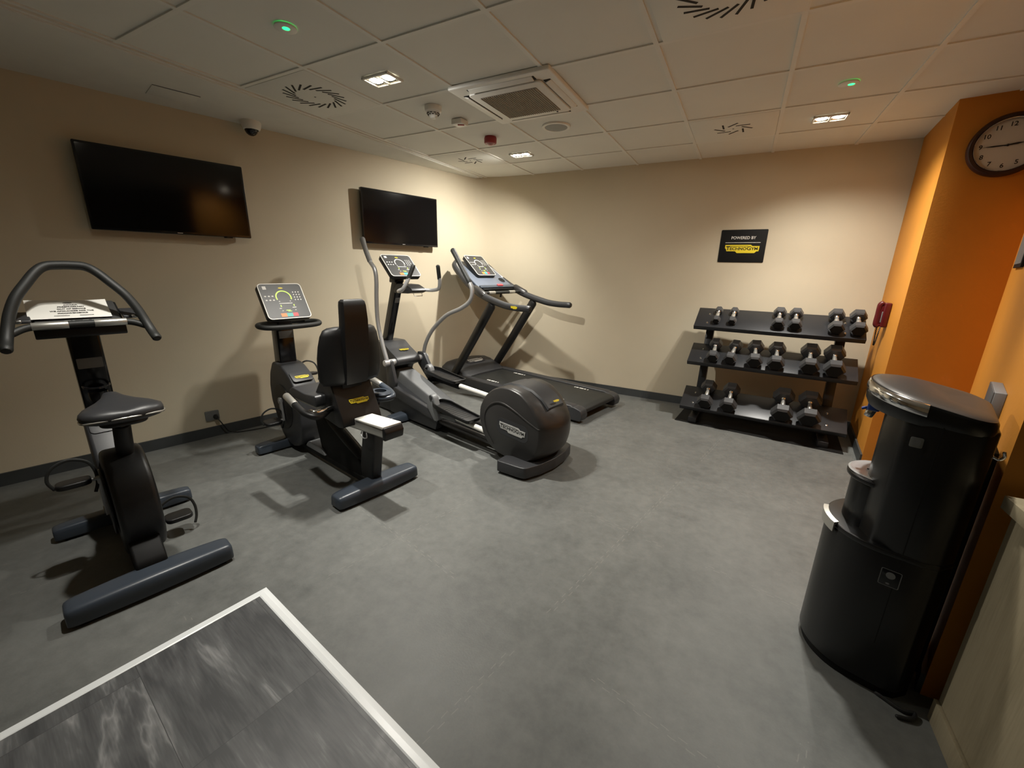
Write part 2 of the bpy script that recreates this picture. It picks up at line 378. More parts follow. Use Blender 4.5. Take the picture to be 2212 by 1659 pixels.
def display(parent, c, right, up, wd, ht, base, thick=0.05, portrait=False, bright=True, sticker=True):
    """console display: casing, white rim, dark face with its printed keys"""
    M = ff(c, right, up)
    cs = B(base).ext(rrect(wd, ht, 0.028), -thick, 0, M, 0.006, 2).obj('display', BLK, parent)
    t = 0.0062
    outer = rrect(wd - 0.002, ht - 0.002, 0.027); inner = rrect(wd - 2 * t, ht - 2 * t, 0.023)
    b = B(base); tm = bmesh.new(); n = len(outer)
    vo = [tm.verts.new((x, y, 0.0015)) for x, y in outer]; vi = [tm.verts.new((x, y, 0.0015)) for x, y in inner]
    vl = [tm.verts.new((x, y, -0.004)) for x, y in outer]
    for i in range(n):
        j = (i + 1) % n; tm.faces.new((vo[i], vo[j], vi[j], vi[i])); tm.faces.new((vl[i], vl[j], vo[j], vo[i]))
    b._add(tm, M); b.obj('display_rim', WHITER, cs)
    B(base).ext(inner, 0, 0.001, M).obj('display_face', FACE, cs)
    z = 0.0012; e = 0.0006
    # speed gauge arc
    k = min(wd, ht); R0, R1 = k * .165, k * .195
    arc = [(math.cos(a) * R1, math.sin(a) * R1) for a in [math.radians(-20 + 220 * i / 24) for i in range(25)]] + \
          [(math.cos(a) * R0, math.sin(a) * R0) for a in [math.radians(200 - 220 * i / 24) for i in range(25)]]
    B(base).ext([(x, y + ht * .10) for x, y in arc], z, z + e, M).obj('gauge_arc', GRN if bright else INKW, cs)
    b = B(base)
    for r in range(4):
        for q in range(3):
            b.ext(ell(wd * (.25 + q * .065), ht * (.24 - r * .072), .0042, .0052, 8), z, z + e, M)
    for r in range(2):
        for q in range(3):
            b.ext(ell(wd * (-.40 + q * .08), ht * (.14 - r * .11), .0075, .0055, 8), z, z + e, M)
    for x, y, ww in ((-.13, -.02, .03), (.12, -.02, .03), (-.16, -.215, .05), (.16, -.2, .09), (-.13, -.285, .03), (.17, -.275, .025), (0, -.08, .30)):
        b.ext([(wd * (x - ww / 2), ht * y), (wd * (x + ww / 2), ht * y), (wd * (x + ww / 2), ht * (y + .018)), (wd * (x - ww / 2), ht * (y + .018))], z, z + e, M)
    b.obj('keypad_print', INKW, cs)
    b = B(base)
    for x, y, ww, hh in ((-.13, -.165, .022, .05), (.17, -.155, .022, .05), (.0, -.275, .10, .018), (.03, -.30, .09, .012)):
        b.ext([(wd * (x - ww / 2), ht * y), (wd * (x + ww / 2), ht * y), (wd * (x + ww / 2), ht * (y + hh)), (wd * (x - ww / 2), ht * (y + hh))], z, z + e, M)
    b.obj('level_keys', GRN, cs)
    for x0, x1, mm, nm in ((-.20, -.07, ORG, 'orange_key'), (-.068, .07, TEAL, 'teal_key'), (.072, .19, REDK, 'red_key')):
        B(base).ext([(wd * x0, -ht * .44), (wd * x1, -ht * .44), (wd * x1, -ht * .345), (wd * x0, -ht * .345)], z, z + e, M).obj(nm, mm, cs)
    B(base).ext(ell(0, ht * .365, wd * .055, ht * .022, 14), z, z + e, M).obj('display_badge', YEL, cs)
    if sticker:
        B(base).ext([(-wd * .40, ht * .33), (-wd * .32, ht * .33), (-wd * .32, ht * .42), (-wd * .40, ht * .42)], z, z + e, M).obj('sticker', INKW, cs)
    return cs
DEG = math.radians
def xf(o, a):      # machine heading: forward = (-cos a, sin a)
    return (o[0], o[1], 0.0), PI - DEG(a)

# ================================================================== THE ROOM
def wl(Y): return -0.106 + 0.2364 * (Y - 0.438)           # left wall X at Y
YB = 0.565
YF = -6.4
curve_pts = [(-0.128, 0.335), (-0.095, 0.405), (-0.04, 0.46), (0.04, 0.497), (0.15, 0.525), (0.32, 0.548), (0.55, 0.562), (0.75, YB)]
Wn = Vector((0.973, -0.230, 0)).normalized(); Wd = Vector((0.230, 0.973, 0)).normalized()
RA = Vector((4.385, -0.39, 0)); RB_ = Vector((3.700, -2.52, 0)); Rd = (RB_ - RA).normalized(); Rn = Vector((Rd.y, -Rd.x, 0))   # Rn faces the room
def wallstrip(name, pts, z0, z1, m, th=0.1, side=1):
    """vertical wall along a plan polyline; thickness grows to the left of travel * side"""
    b = B(); P = [Vector((x, y)) for x, y in pts]; n = len(P); off = []
    for i in range(n):
        d = ((P[min(i + 1, n - 1)] - P[max(i - 1, 0)])).normalized(); off.append(P[i] + Vector((-d.y, d.x)) * th * side)
    poly = [(p.x, p.y) for p in P] + [(p.x, p.y) for p in reversed(off)]
    return b.ext(poly, z0, z1).obj(name, m, smooth=True, sharp=30)
YL0 = 0.25
curve_pts = [(p.x, p.y) for p in smooth_path([(wl(.10), .10, 0), (wl(YL0), YL0, 0)] + [(x, y, 0) for x, y in curve_pts] + [(1.2, YB, 0)], 6)][7:-1]
struct(wallstrip('wall_left', [(wl(YF), YF), (wl(YL0) , YL0)], 0, H + .12, WALL, 0.12, 1), 'beige left wall')
struct(wallstrip('wall_back', [(wl(YL0), YL0)] + curve_pts + [(4.6, YB)], 0, H + .12, WALL, 0.12, 1), 'beige back wall')
CA = (4.03, YB + .05); CB = (3.946, -0.317); CC = (RA.x + .03, RA.y)
struct(B().ext([CB, (RA.x, RA.y), (4.75, -.2), (4.75, YB + .1), CA], 0, H + .12).obj('wall_pier', ORANGE), 'orange corner pier wall')
struct(B().ext([(RA.x, RA.y), (RB_.x, RB_.y), (RB_.x + .16, RB_.y - .0), (RA.x + .35, RA.y + .1)], 0, H + .12).obj('wall_right', ORANGE), 'orange right wall')
struct(B().ext([(RB_.x + .155, RB_.y), (RB_.x + .155, RB_.y + .12), (6.0, RB_.y + .12), (6.0, RB_.y)], 0, H + .12).obj('wall_alcove', ORANGE), 'orange alcove wall')
struct(B().ext([(6.0, RB_.y + .12), (6.12, RB_.y + .12), (6.12, YF), (6.0, YF)], 0, H + .12).obj('wall_far_right', WALL), 'beige far right wall')
struct(B().ext([(wl(YF) - .12, YF), (6.12, YF), (6.12, YF - .12), (wl(YF) - .12, YF - .12)], 0, H + .12).obj('wall_front', WALL), 'beige front wall')
# floors
b = B(); b.ext([(-2.2, YF - .12), (6.12, YF - .12), (6.12, 0.75), (-2.2, 0.75)], -0.1, 0.0)
struct(b.obj('floor', FLOOR, smooth=False), 'dark grey rubber tile floor')
pa = Vector((1.237, -3.357)); pu = Vector((0.988, -0.152)).normalized(); pv = Vector((-0.152, -0.988)).normalized()
def pf(a, c): q = pa + pu * a + pv * c; return (q.x, q.y)
struct(B().ext([pf(.045, .045), pf(2.25, .045), pf(2.25, 2.7), pf(.045, 2.7)], 0.0005, 0.012).obj('floor_entrance', VINYL, smooth=False), 'dark grey wood-look entrance floor')
def edging(name, p0, p1, inn):
    # ramped white profile: thin outer lip, raised inner bevel; mitred at the corner
    b = B(); prof = [(0, .001), (0.0, .004), (.020, .007), (.022, .0135), (.040, .0145), (.045, .0125), (.045, .001)]
    d = (p1 - p0).normalized(); L_ = (p1 - p0).length; rings = []
    for end in (0, 1):
        ring = []
        for x, z in prof:
            q = p0 + d * (x if end == 0 else L_) + inn * x; ring.append((q.x, q.y, z))
        rings.append(ring)
    return b.loft(rings).obj(name, TRIM, sharp=15)
struct(edging('trim_1', pa, pa + pu * 2.25, pv), 'white mitred floor edging')
struct(edging('trim_2', pa, pa + pv * 2.7, pu), 'white mitred floor edging')
# skirting
def skirt(name, pts, h=0.085, th=0.014, side=-1, m=BASEB):
    return struct(wallstrip(name, pts, 0.0, h, m, th, side), 'dark grey skirting board')
skirt('baseboard_left', [(wl(YF), YF), (wl(YL0), YL0)])
skirt('baseboard_back', [(wl(YL0), YL0)] + curve_pts + [(4.02, YB)])
skirt('baseboard_pier', [CB, CA], side=1, th=.012)
skirt('baseboard_right', [(RA.x, RA.y), (RB_.x, RB_.y)])
# ceiling with T-bar grid, plus the plaster margin along the slanted left wall
gx0, gy1 = -0.045, 0.62
b = B(); b.ext([(-2.2, YF - .12), (6.12, YF - .12), (6.12, 0.75), (-2.2, 0.75)], H + .007, H + .12)
ceil = struct(b.obj('ceiling', CEIL, smooth=False), 'suspended white tile ceiling')
b = B(); bw = 0.024
ys = [0.6 * k for k in range(-10, 1)]
for i in range(0, 10):
    b.box((0.6 * i, (YF + gy1) / 2, H + .004), (bw, gy1 - YF, .008))
for y in ys: b.box(((gx0 + 6.0) / 2, y, H + .0041), (6.0 - gx0, bw, .008))
gb = b.obj('ceiling_grid', CEILBAR, ceil, smooth=False)
b = B(); b.ext([(wl(YF) - .02, YF), (gx0, YF), (gx0, 0.40), (-.09, 0.40), (wl(.40) - .02, 0.40)], H - .012, H + .006)
struct(b.obj('ceiling_margin', PLASTER, smooth=False), 'plaster ceiling margin strip')
b = B(); b.ext([(gx0, YF), (gx0 + .022, YF), (gx0 + .022, 0.44), (gx0, 0.44)], H - .006, H + .006)
b.ext([(gx0 - .014, YF), (gx0 - .008, YF), (gx0 - .008, 0.40), (gx0 - .014, 0.40)], H - .0135, H + .004)
struct(b.obj('trim_3', CEILBAR, smooth=False), 'white ceiling edge trim')

# ------------------------------------------------------------------ ceiling fittings
def spot(x, y, energy, aim=(0, 0, -1), size=158, blend=1.0, col=(1.0, 0.965, 0.885)):
    l = bpy.data.lights.new('spot_lamp', 'SPOT'); l.energy = energy; l.color = col
    l.spot_size = DEG(size); l.spot_blend = blend; l.shadow_soft_size = 0.028
    o = bpy.data.objects.new('spot_lamp', l); COL.objects.link(o); o.location = (x, y, H - .03)
    o.rotation_euler = Vector(aim).to_track_quat('-Z', 'Y').to_euler()
    return o
lights = [((0.90, -2.10), 'twin square downlight in the tile beside the first swirl vent'),
          ((0.885, -0.29), 'twin square downlight nearest the back left room corner'),
          ((3.30, -0.28), 'twin square downlight near the dumbbell rack and orange pier'),
          ((3.30, -2.10), 'twin square downlight above the floor beside the water cooler'),
          ((0.90, -3.30), 'twin square downlight over the upright bike saddle'),
          ]
EN = [(75, 98), (52, 100), (72, 62), (75, 20), (56, 14)]          # (narrow beam, wide spill) of each twin fitting
AIM = [((.08, .05, -1), (.25, .30, -1)), ((-.15, -.22, -1), (-.62, -.02, -1)), ((.05, -.05, -1), (.10, .05, -1)), ((.0, -.08, -1), (.75, -.42, -.9)), ((0, 0, -1), (0, 0, -1))]
SIZE = [(86, 150), (92, 138), (98, 138), (76, 112), (92, 150)]
for k, ((x, y), lab) in enumerate(lights):
    t = thing('ceiling_light', lab, 'light', (x, y, H), 0, 'twin downlights')
    fr = B(); 
    for dx, dy, sx, sy in ((0, .062, .20, .012), (0, -.062, .20, .012), (.097, 0, .012, .136), (-.097, 0, .012, .136), (0, 0, .010, .12)):
        fr.box((dx, dy, -.003), (sx, sy, .012), .002)
    fr.obj('light_frame', WHITEP, t)
    for q_, dx in enumerate((-.048, .048)):
        B().lathe([(0, .004), (.036, .004), (.040, .001), (.043, -.003), (.045, .004)], Matrix.Translation((dx, 0, 0))).obj('reflector', CHROME, t)
        B().lathe([(0, -.007), (.020, -.0055), (.033, -.002), (.038, .001), (.038, .004)], Matrix.Translation((dx, 0, 0))).obj('lamp', LAMP, t)
        spot(x + dx, y, EN[k][q_], AIM[k][q_], SIZE[k][q_])
def diffuser(x, y, n, r0, r1, wslot, lab, swirl=0.9):
    t = thing('air_vent', lab, 'vent', (x, y, H), 0, 'swirl vents')
    B().box((0, 0, .002), (.572, .572, .006), .001).obj('vent_panel', CEIL, t)
    b = B()
    for i in range(n):
        a = 2 * PI * i / n; rm = (r0 + r1) / 2
        b.box((math.cos(a) * rm, math.sin(a) * rm, -.0012), (r1 - r0, wslot, .0022), 0, (0, 0, a + swirl))
    b.obj('vent_slot', SLOT, t, smooth=False)
    B().lathe([(0, -.004), (.006, -.003), (.007, 0)]).obj('screw', GREYS, t)
diffuser(.30, -2.10, 20, .10, .20, .012, 'swirl vent of twenty slots beside the first downlight on the left', .75)
diffuser(.30, -.30, 8, .045, .14, .012, 'small swirl vent in the back left ceiling corner', .75)
diffuser(2.70, -.30, 8, .045, .14, .012, 'small swirl vent near the downlight over the dumbbells', .75)
diffuser(2.72, -2.10, 20, .10, .20, .012, 'large swirl vent cut by the top edge of the photo', .75)
# emergency lights
for x, y, lab in ((.895, -2.70, 'green lit emergency light near the top left of the ceiling'), (3.30, -.89, 'green lit emergency light on the right side of the ceiling')):
    t = thing('emergency_light', lab, 'emergency light', (x, y, H), 0, 'emergency lights')
    B().lathe([(.048, .005), (.049, .002), (.049, -.003), (.040, -.007), (0, -.0072)]).obj('housing', WHITEP, t)
    B().lathe([(0, -.009), (.010, -.0085), (.017, -.007), (.017, .001)], Matrix.Translation((.012, -.006, 0))).obj('led_lens', GREENL, t)
# air conditioner cassette
t = thing('air_conditioner', 'square white ceiling cassette air conditioner with brown grille', 'air conditioner', (1.515, -1.505, H))
pan = B().ext(rrect(.675, .675, .012), -.018, .006, ID, .006).obj('panel', WHITEP, t)
b = B().ext(rrect(.50, .50, .03), -.034, -.018, ID, .008, 2); b.obj('intake_frame', WHITEP, t)
b = B().ext(rrect(.385, .385, .006), -.036, -.0335); b.obj('grille', GRILL, t)
b = B()
for i in range(26): b.box((-.1875 + i * .015, 0, -.037), (.0045, .38, .004))
b.obj('grille_slats', mat('grille_slat', (.34, .30, .235), .6, var=.03), t, smooth=False)
for i in range(4):
    a = i * PI / 2; c, s_ = math.cos(a), math.sin(a)
    B(Matrix.Rotation(a, 4, 'Z')).box((0, .275, -.0185), (.45, .042, .004), .001).obj('outlet_slot', SLOT, t)
    B(Matrix.Rotation(a, 4, 'Z')).box((0, .281, -.024), (.43, .036, .005), .002, (DEG(18), 0, 0)).obj('louvre', WHITEP, t)
B().cyl((.16, .215, -.0345), (.16, .215, -.037), .006).obj('sensor', SLOT, t)
# smoke detector
t = thing('smoke_detector', 'white round smoke detector with slotted cone', 'smoke detector', (.887, -1.62, H))
B().lathe([(0, -.03), (.05, -.03), (.056, -.024), (.058, -.006), (.058, .006)]).obj('base', WHITEP, t)
B().lathe([(0, -.068), (.018, -.066), (.034, -.045), (.045, -.031), (.045, -.028)]).obj('sensing_head', WHITEP, t)
b = B()
for i in range(10):
    a = 2 * PI * i / 10; b.box((.0405 * math.cos(a), .0405 * math.sin(a), -.039), (.006, .018, .0035), 0, (0, 0, a))
    b.box((.034 * math.cos(a + .3), .034 * math.sin(a + .3), -.047), (.006, .014, .0035), 0, (0, 0, a + .3))
b.obj('vent_slots', SLOT, t, smooth=False)
# motion detector
t = thing('motion_detector', 'small white square motion detector with dark window', 'motion detector', (.90, -1.325, H))
B().box((0, 0, -.014), (.095, .095, .036), .008).obj('housing', WHITEP, t)
B().box((.018, -.01, -.034), (.05, .02, .006), .003, (0, 0, .5)).obj('window', REDA, t)
# red alarm
t = thing('fire_alarm', 'dark red round fire alarm sounder on the ceiling', 'fire alarm', (.89, -.87, H))
B().lathe([(0, -.046), (.046, -.046), (.052, -.040), (.053, -.006), (.050, 0), (.048, .006)]).obj('body', REDA, t)
B().lathe([(0, -.060), (.018, -.058), (.034, -.046)]).obj('lens', mat('alarm_lens', (.45, .2, .18), .3, var=.04), t)
# loudspeaker
t = thing('ceiling_speaker', 'round flush ceiling loudspeaker with grey grille', 'speaker', (1.495, -.89, H))
B().lathe([(.088, .006), (.088, -.004), (.094, -.006), (.108, -.004), (.110, .006)]).obj('ring', WHITEP, t)
B().lathe([(0, -.004), (.06, -.004), (.089, -.002), (.089, .004)]).obj('grille', SPKG, t)
# access hatch in the plaster margin
t = thing('ceiling_hatch', 'flush access hatch in the plaster margin above the left television', 'hatch', (-.50, -2.55, H - .012), DEG(-13))
B().box((0, 0, -.001), (.215, .245, .004), .001).obj('hatch_panel', PLASTER, t)
B().box((0.108, 0, -.0022), (.006, .245, .003)).obj('hatch_gap', GREYP, t)
# dome camera
cpos = Vector((-.56, -2.02, H - .012))
t = thing('security_camera', 'white dome security camera with dark glass eyeball', 'camera', cpos, DEG(-13))
B().lathe([(0, .0), (.068, 0), (.070, -.008), (.064, -.040), (.056, -.055), (.048, -.058)]).obj('housing', WHITEP, t)
B().lathe([(0, -.098), (.016, -.096), (.032, -.085), (.043, -.068), (.046, -.050), (0, -.05)], Matrix.Rotation(DEG(14), 4, 'Y')).obj('dome', SMOKEL, t)

# ================================================================== ON THE WALLS
def wallM(dist, z, off=0.0):         # point on left wall; frame x along wall to the right, y up, z out
    P0 = Vector((-.106, .438, 0)); p = P0 + Wd * dist + Wn * off
    return frame((p.x, p.y, z), Wd, (0, 0, 1)), p
def tv(dc, zc, wd, ht, lab, off=0.085):
    p = Vector((-.106, .438, 0)) + Wd * dc
    t = thing('television', lab, 'television', (p.x, p.y, zc), math.atan2(Wn.y, Wn.x), 'wall mounted televisions')
    M = frame((off, 0, 0), (0, 1, 0), (0, 0, 1))
    B().ext(rrect(wd, ht, .006, 2), -.038, 0, M, .003, 2).obj('casing', BLKG, t)
    B().ext([(-wd / 2 + .013, -ht / 2 + .018), (wd / 2 - .013, -ht / 2 + .018), (wd / 2 - .013, ht / 2 - .013), (-wd / 2 + .013, ht / 2 - .013)], 0, .0008, M).obj('screen', TVS, t)
    B().ext([(-.016, -ht / 2 + .006), (.016, -ht / 2 + .006), (.016, -ht / 2 + .0105), (-.016, -ht / 2 + .0105)], 0, .001, M).obj('maker_mark', SILV, t)
    B().box((.02, 0, 0), (off - .048 + .02, .34, .28), .004).obj('wall_mount', BLKM, t)
    B().ext([(wd * .30, -ht / 2 - .008), (wd * .36, -ht / 2 - .008), (wd * .36, -ht / 2 + .002), (wd * .30, -ht / 2 + .002)], -.03, -.006, M, .002).obj('sensor_bump', BLKG, t)
tv(-3.055, 1.874, .925, .525, 'black wall television nearest the left photo edge, below the dome camera')
tv(-1.146, 1.886, .905, .508, 'black wall television behind the cross trainer, nearer the room corner')
# power socket + plug + cord of recumbent bike
M, p = wallM(-3.055, .183)
t = thing('wall_socket', 'double grey wall socket low on the left wall', 'socket', (p.x, p.y, .183), math.atan2(Wn.y, Wn.x))
Ms = frame((0, 0, 0), (0, 1, 0), (0, 0, 1))
B().ext(rrect(.098, .082, .008), 0, .014, Ms, .003).obj('plate', GREYS, t)
for x in (-.024, .024): B().lathe([(.021, .0145), (.019, .0155), (.018, .0145)], Ms @ Matrix.Translation((x, -.004, 0)), 20).obj('socket_ring', GREYP, t)
pk = thing('power_cord', 'black plug and cord trailing from the wall socket to the recumbent bike', 'cord', (p.x, p.y, 0), math.atan2(Wn.y, Wn.x))
B().cyl((.015, .020, .172), (.055, .020, .168), .019, .014, bev=.003).obj('plug', CORDM, pk)
B().tube([(.05, .022, .168), (.075, .035, .14), (.07, .06, .085), (.05, .09, .03), (.06, .16, .006), (.10, .30, .006), (.12, .48, .006), (.20, .60, .006), (.27, .66, .006)], .0045, 8).obj('cable', CORDM, pk)
B().tube([(.27, .66, .006), (.38, .60, .006), (.47, .44, .006), (.55, .33, .006), (.60, .36, .006), (.60, .47, .006), (.60, .55, .012)], .0045, 8).obj('cable', CORDM, pk)
# sign on the back wall
t = thing('wall_sign', 'black wall sign with white POWERED BY and a yellow badge', 'sign', (2.878, YB, 1.672), 0)
Mb = frame((0, 0, 0), (1, 0, 0), (0, 0, 1))
B().ext(rrect(.395, .302, .008, 2), 0, .006, Mb, .001).obj('panel', BLKM, t)
b = B(); text_bm(b, 'POWERED BY', .037, Mb @ Matrix.Translation((0, .075, .0065)), .0004, bold=.0006, squash=.92); b.obj('lettering', INKW, t, smooth=False)
B().box((0, -.0068, .032), (.30, .001, .0045)).obj('rule', INKW, t)
logo(t, Mb @ Matrix.Translation((0, -.026, .0062)), .295, YEL, INK)
# wall clock on the pier front
ce = Vector((.985, -.17, 0)).normalized()
cp = Vector((CB[0], CB[1], 0)) + ce * .262
t = thing('wall_clock', 'round wall clock with dark rim on the orange pier', 'clock', (cp.x, cp.y, 2.188), math.atan2(ce.y, ce.x))
Mc = frame((0, 0, 0), (1, 0, 0), (0, 0, 1))
B().lathe([(.135, 0), (.172, 0), (.172, .03), (.163, .042), (.148, .042), (.142, .03), (.140, .016)], Mc, 64).obj('rim', CLKR, t)
B().lathe([(.139, .030), (.1395, .036), (.144, .041), (.146, .036)], Mc, 64).obj('inner_ring', STEEL, t)
B().lathe([(0, .016), (.141, .016), (.141, .01)], Mc, 64).obj('face', CLKF, t)
b = B()
for i in range(1, 13):
    a = PI / 2 - i * PI / 6
    text_bm(b, str(i), .034, Mc @ Matrix.Translation((.112 * math.cos(a), .112 * math.sin(a), .0168)), .0003, bold=.0006)
b.obj('numerals', INK, t, smooth=False)
def hand(ang, ln, tail, wd, z, nm):
    B().ext([(-tail, -wd * .6), (ln * .55, -wd), (ln, 0), (ln * .55, wd), (-tail, wd * .6)], z, z + .0015, Mc @ Matrix.Rotation(ang, 4, 'Z')).obj(nm, INK, t)
hand(PI + .02, .105, .02, .0038, .019, 'minute_hand'); hand(DEG(7), .07, .015, .005, .021, 'hour_hand')
B().lathe([(0, .024), (.006, .023), (.007, .018)], Mc).obj('hub', INK, t)
# red phone on the pier side
pg = Vector((CA[0] - CB[0], CA[1] - CB[1], 0)).normalized()
pp = Vector((CB[0], CB[1], 0)) + pg * .42
t = thing('wall_phone', 'dark red wall telephone with hanging curly cord', 'phone', (pp.x, pp.y, 1.10), math.atan2(pg.y, pg.x))
t.scale = (.84, .84, .84); t.location.z = 1.125
Mp = Matrix(((1, 0, 0, 0), (0, 1, 0, 0), (0, 0, 1, 0), (0, 0, 0, 1)))   # x along the wall (to the back), y out of the wall
b = B().box((0, .026, 0), (.115, .05, .225), .010); b.obj('body', REDP, t)
b = B()
b.tube([(.012, .060, .105), (.012, .074, .085), (.012, .076, 0), (.012, .074, -.085), (.012, .060, -.105)], [.026, .025, .022, .025, .026], 14)
b.box((.012, .055, 0), (.04, .03, .17), .006)
b.obj('handset', REDP, t)
B().box((-.03, .053, -.02), (.035, .004, .10), .002).obj('keypad', GREYS, t)
cp_ = []
for i in range(140):
    u = i / 139; x = .012 + .02 * math.sin(u * PI * 1.0); zz = -.115 - .185 * math.sin(u * PI) ; yy = .062 - .04 * u
    cp_.append((x + .10 * (u - .0) +   .0035 * math.cos(i * 1.6), yy + .0035 * math.sin(i * 1.6), zz))
B().tube(cp_, .0042, 6, 1).obj('curly_cord', CORDM, t)
# grey box on the right wall, poster at the right edge
def rwall(dist, z, off=0.0):
    q = RA + Rd * dist + Rn * off; return q
q = rwall(1.63, 0)
t = thing('switch_box', 'grey box with pale edge on the orange wall behind the cooler', 'switch box', (q.x, q.y, .965), math.atan2(Rd.y, Rd.x))
sgn = 1 if Vector((-Rd.y, Rd.x, 0)).dot(Rn) > 0 else -1
B().box((0, sgn * .016, 0), (.24, .032, .10), .003).obj('box', GREYP, t)
B().box((0, sgn * .0335, 0), (.238, .003, .098), .001).obj('cover', mat('switch_grey', (.085, .09, .095), .45, var=.05), t)
q = rwall(.50, 0)
t = thing('wall_poster', 'dark framed notice cut by the right photo edge', 'poster', (q.x, q.y, 1.60), math.atan2(Rd.y, Rd.x))
B().box((.0, sgn * .006, 0), (.42, .012, .24), .002).obj('frame', BLKM, t)
B().box((.0, sgn * .0125, 0), (.38, .002, .20)).obj('print', GREYS, t)

# ================================================================== UPRIGHT BIKE
def foot_bar(parent, f, half, wf, h, z0=.016, m=SLATE, name='foot_bar', taper=.20):
    """moulded transverse foot: wider and taller in the middle, rounded ends"""
    rings = []
    for u in (-1, -.985, -.95, -.88, -.7, -.45, -.2, 0, .2, .45, .7, .88, .95, .985, 1):
        w_ = wf * (1 + .06 - taper * u * u); hh = z0 + (h - z0) * (1 + .02 - .12 * u * u)
        q = 1.0 if abs(u) < .9 else (.965 if abs(u) < .96 else (.90 if abs(u) < .99 else .78))
        w_ *= q; hh = z0 + (hh - z0) * (q ** .7); s_ = u * half
        rings.append([(f + w_ * x, s_, z0 + (hh - z0) * z) for x, z in ((-1, .08), (-.97, 0), (.97, 0), (1, .08), (.97, .62), (.90, .86), (.74, .98), (.45, 1.0), (-.45, 1.0), (-.74, .98), (-.90, .86), (-.97, .62))])
    o = B(FSZ).loft(rings).obj(name, m, parent, sharp=55)
    for s_ in (-1, 1): B(FSZ).box((f, s_ * (half - .07), z0 / 2 + .001), (wf * 1.4, .07, z0 + .004), .003).obj('rubber_pad', BLKM, o)
    return o
def pedal(parent, f, s, z, sgn, tilt=0.0):
    M = FSZ @ Matrix.Translation((f, s, z)) @ Matrix.Rotation(tilt, 4, 'Y')
    b = B(M); b.ext(rrect(.105, .115, .03), -.012, .012, ID, .006)
    o = b.obj('pedal', BLK, parent)
    b = B(M)
    b.tube([(0, -.060, -.010), (.004, -.076, .035), (.006, -.056, .085), (.008, 0, .108), (.006, .056, .085), (.0, .076, .035), (-.01, .074, -.02), (-.02, .06, -.06)], .0019, 8, 5, sx=3.4, up=None)
    b.obj('toe_strap', RUBBER, o)
    return o
def crank(parent, f0, z0, f1, z1, s, sg):
    b = B(FSZ); d = Vector((f1 - f0, 0, z1 - z0)); L_ = d.length; a = math.atan2(d.z, d.x)
    M = frame((f0, s, z0), d, (-d.z, 0, d.x))
    b.ext(round_poly([(-.028, -.022), (L_ * .5, -.016), (L_ + .014, -.014), (L_ + .014, .014), (L_ * .5, .016), (-.028, .022)], .014), -.008, .008, M, .003)
    b.cyl((f1, s, z1), (f1, s + sg * .045, z1), .008); b.cyl((f0, s - sg * .02, z0), (f0, s + sg * .012, z0), .018)
    return b.obj('crank', SILVD, parent)
loc, rz = xf((.81, -3.59), 12.5)
ub = thing('upright_bike', 'upright exercise bike at the far left with a paper notice on its console', 'exercise bike', loc, rz)
foot_bar(ub, 0, .287, .066, .095); foot_bar(ub, .78, .29, .045, .085)
B(FSZ).prism([(.02, .03), (.80, .03), (.80, .085), (.02, .085)], -.035, .035, .01).obj('base_beam', BLKM, ub)
cas = B(FSZ).ext(ell(.36, .30, .25, .262, 48), -.064, .086, Matrix(((1, 0, 0, 0), (0, 0, 1, 0), (0, 1, 0, 0), (0, 0, 0, 1))), .022, 4)
cas = cas.obj('flywheel_cover', BLK, ub)
b = B(FSZ); b.prism([(.26, .03), (.10, .03), (.03, .07), (.035, .115), (.08, .155), (.16, .20), (.30, .16)], -.056, .056, .022, 4, rnd=.03); b.obj('cover_foot', BLKM, ub)
for s_ in (-1, 1):
    B(FSZ).ext(ell(.40, .30, .15, .165, 36), s_ * .070, s_ * .079, Matrix(((1, 0, 0, 0), (0, 0, 1, 0), (0, 1, 0, 0), (0, 0, 0, 1))), .003, 2).obj('cover_disc', CHAR, ub)
hs = B(FSZ).prism([(.46, .10), (.88, .09), (.90, .36), (.86, .655), (.74, .665), (.62, .56), (.52, .46)], -.078, .078, .02, 4, rnd=.05).obj('front_housing', CHAR, ub)
# sloping panel with the badge
nrm = Vector((-.0875, 0, .12)).normalized()
Mf = FSZ @ ff((.672, 0, .608), (0, 1, 0), (.755, 0, .66))
B(Mf).ext(rrect(.13, .10, .02), -.004, .003, ID, .001).obj('housing_panel', CHAR, hs)
logo(hs, FSZ @ ff((.668, .0, .610), (0, 1, 0), (.755, 0, .66)), .085)
po = B(FSZ).prism([(.70, .63), (.83, .63), (.745, 1.09), (.645, 1.075)], -.058, .058, .012).obj('console_post', BLKG, ub)
rr_ = Vector((-.055, 0, .445)).normalized()
Mp_ = ff((.6615, 0, .93), (0, 1, 0), rr_)
B(FSZ @ Mp_).ext(rrect(.092, .052, .004, 2), -.016, .0025).obj('sticker', GREYS, po)
b = B(FSZ); b.tube([(.685, -.045, .82), (.63, -.042, .815), (.60, 0, .812), (.63, .042, .815), (.685, .045, .82)], .006, 8); b.obj('bottle_ring', BLKG, po)
B(FSZ @ Matrix.Translation((.645, 0, .745))).lathe([(0, 0), (.034, 0), (.037, .02), (.037, .045), (.034, .045), (.033, .006), (0, .004)]).obj('bottle_cup', BLKG, po)
cn = B(FSZ).prism([(.55, 1.075), (.72, 1.060), (.79, 1.105), (.80, 1.20), (.775, 1.215), (.58, 1.132), (.55, 1.12)], -.152, .152, .012, rnd=.012).obj('console', BLK, ub)
Ms_ = FSZ @ ff((.676, 0, 1.178), (0, 1, 0), (.195, 0, .083))
B(Ms_).ext(rrect(.285, .20, .012), -.006, .004, ID, .002).obj('console_face', FACE, cn)
b = B(Ms_)
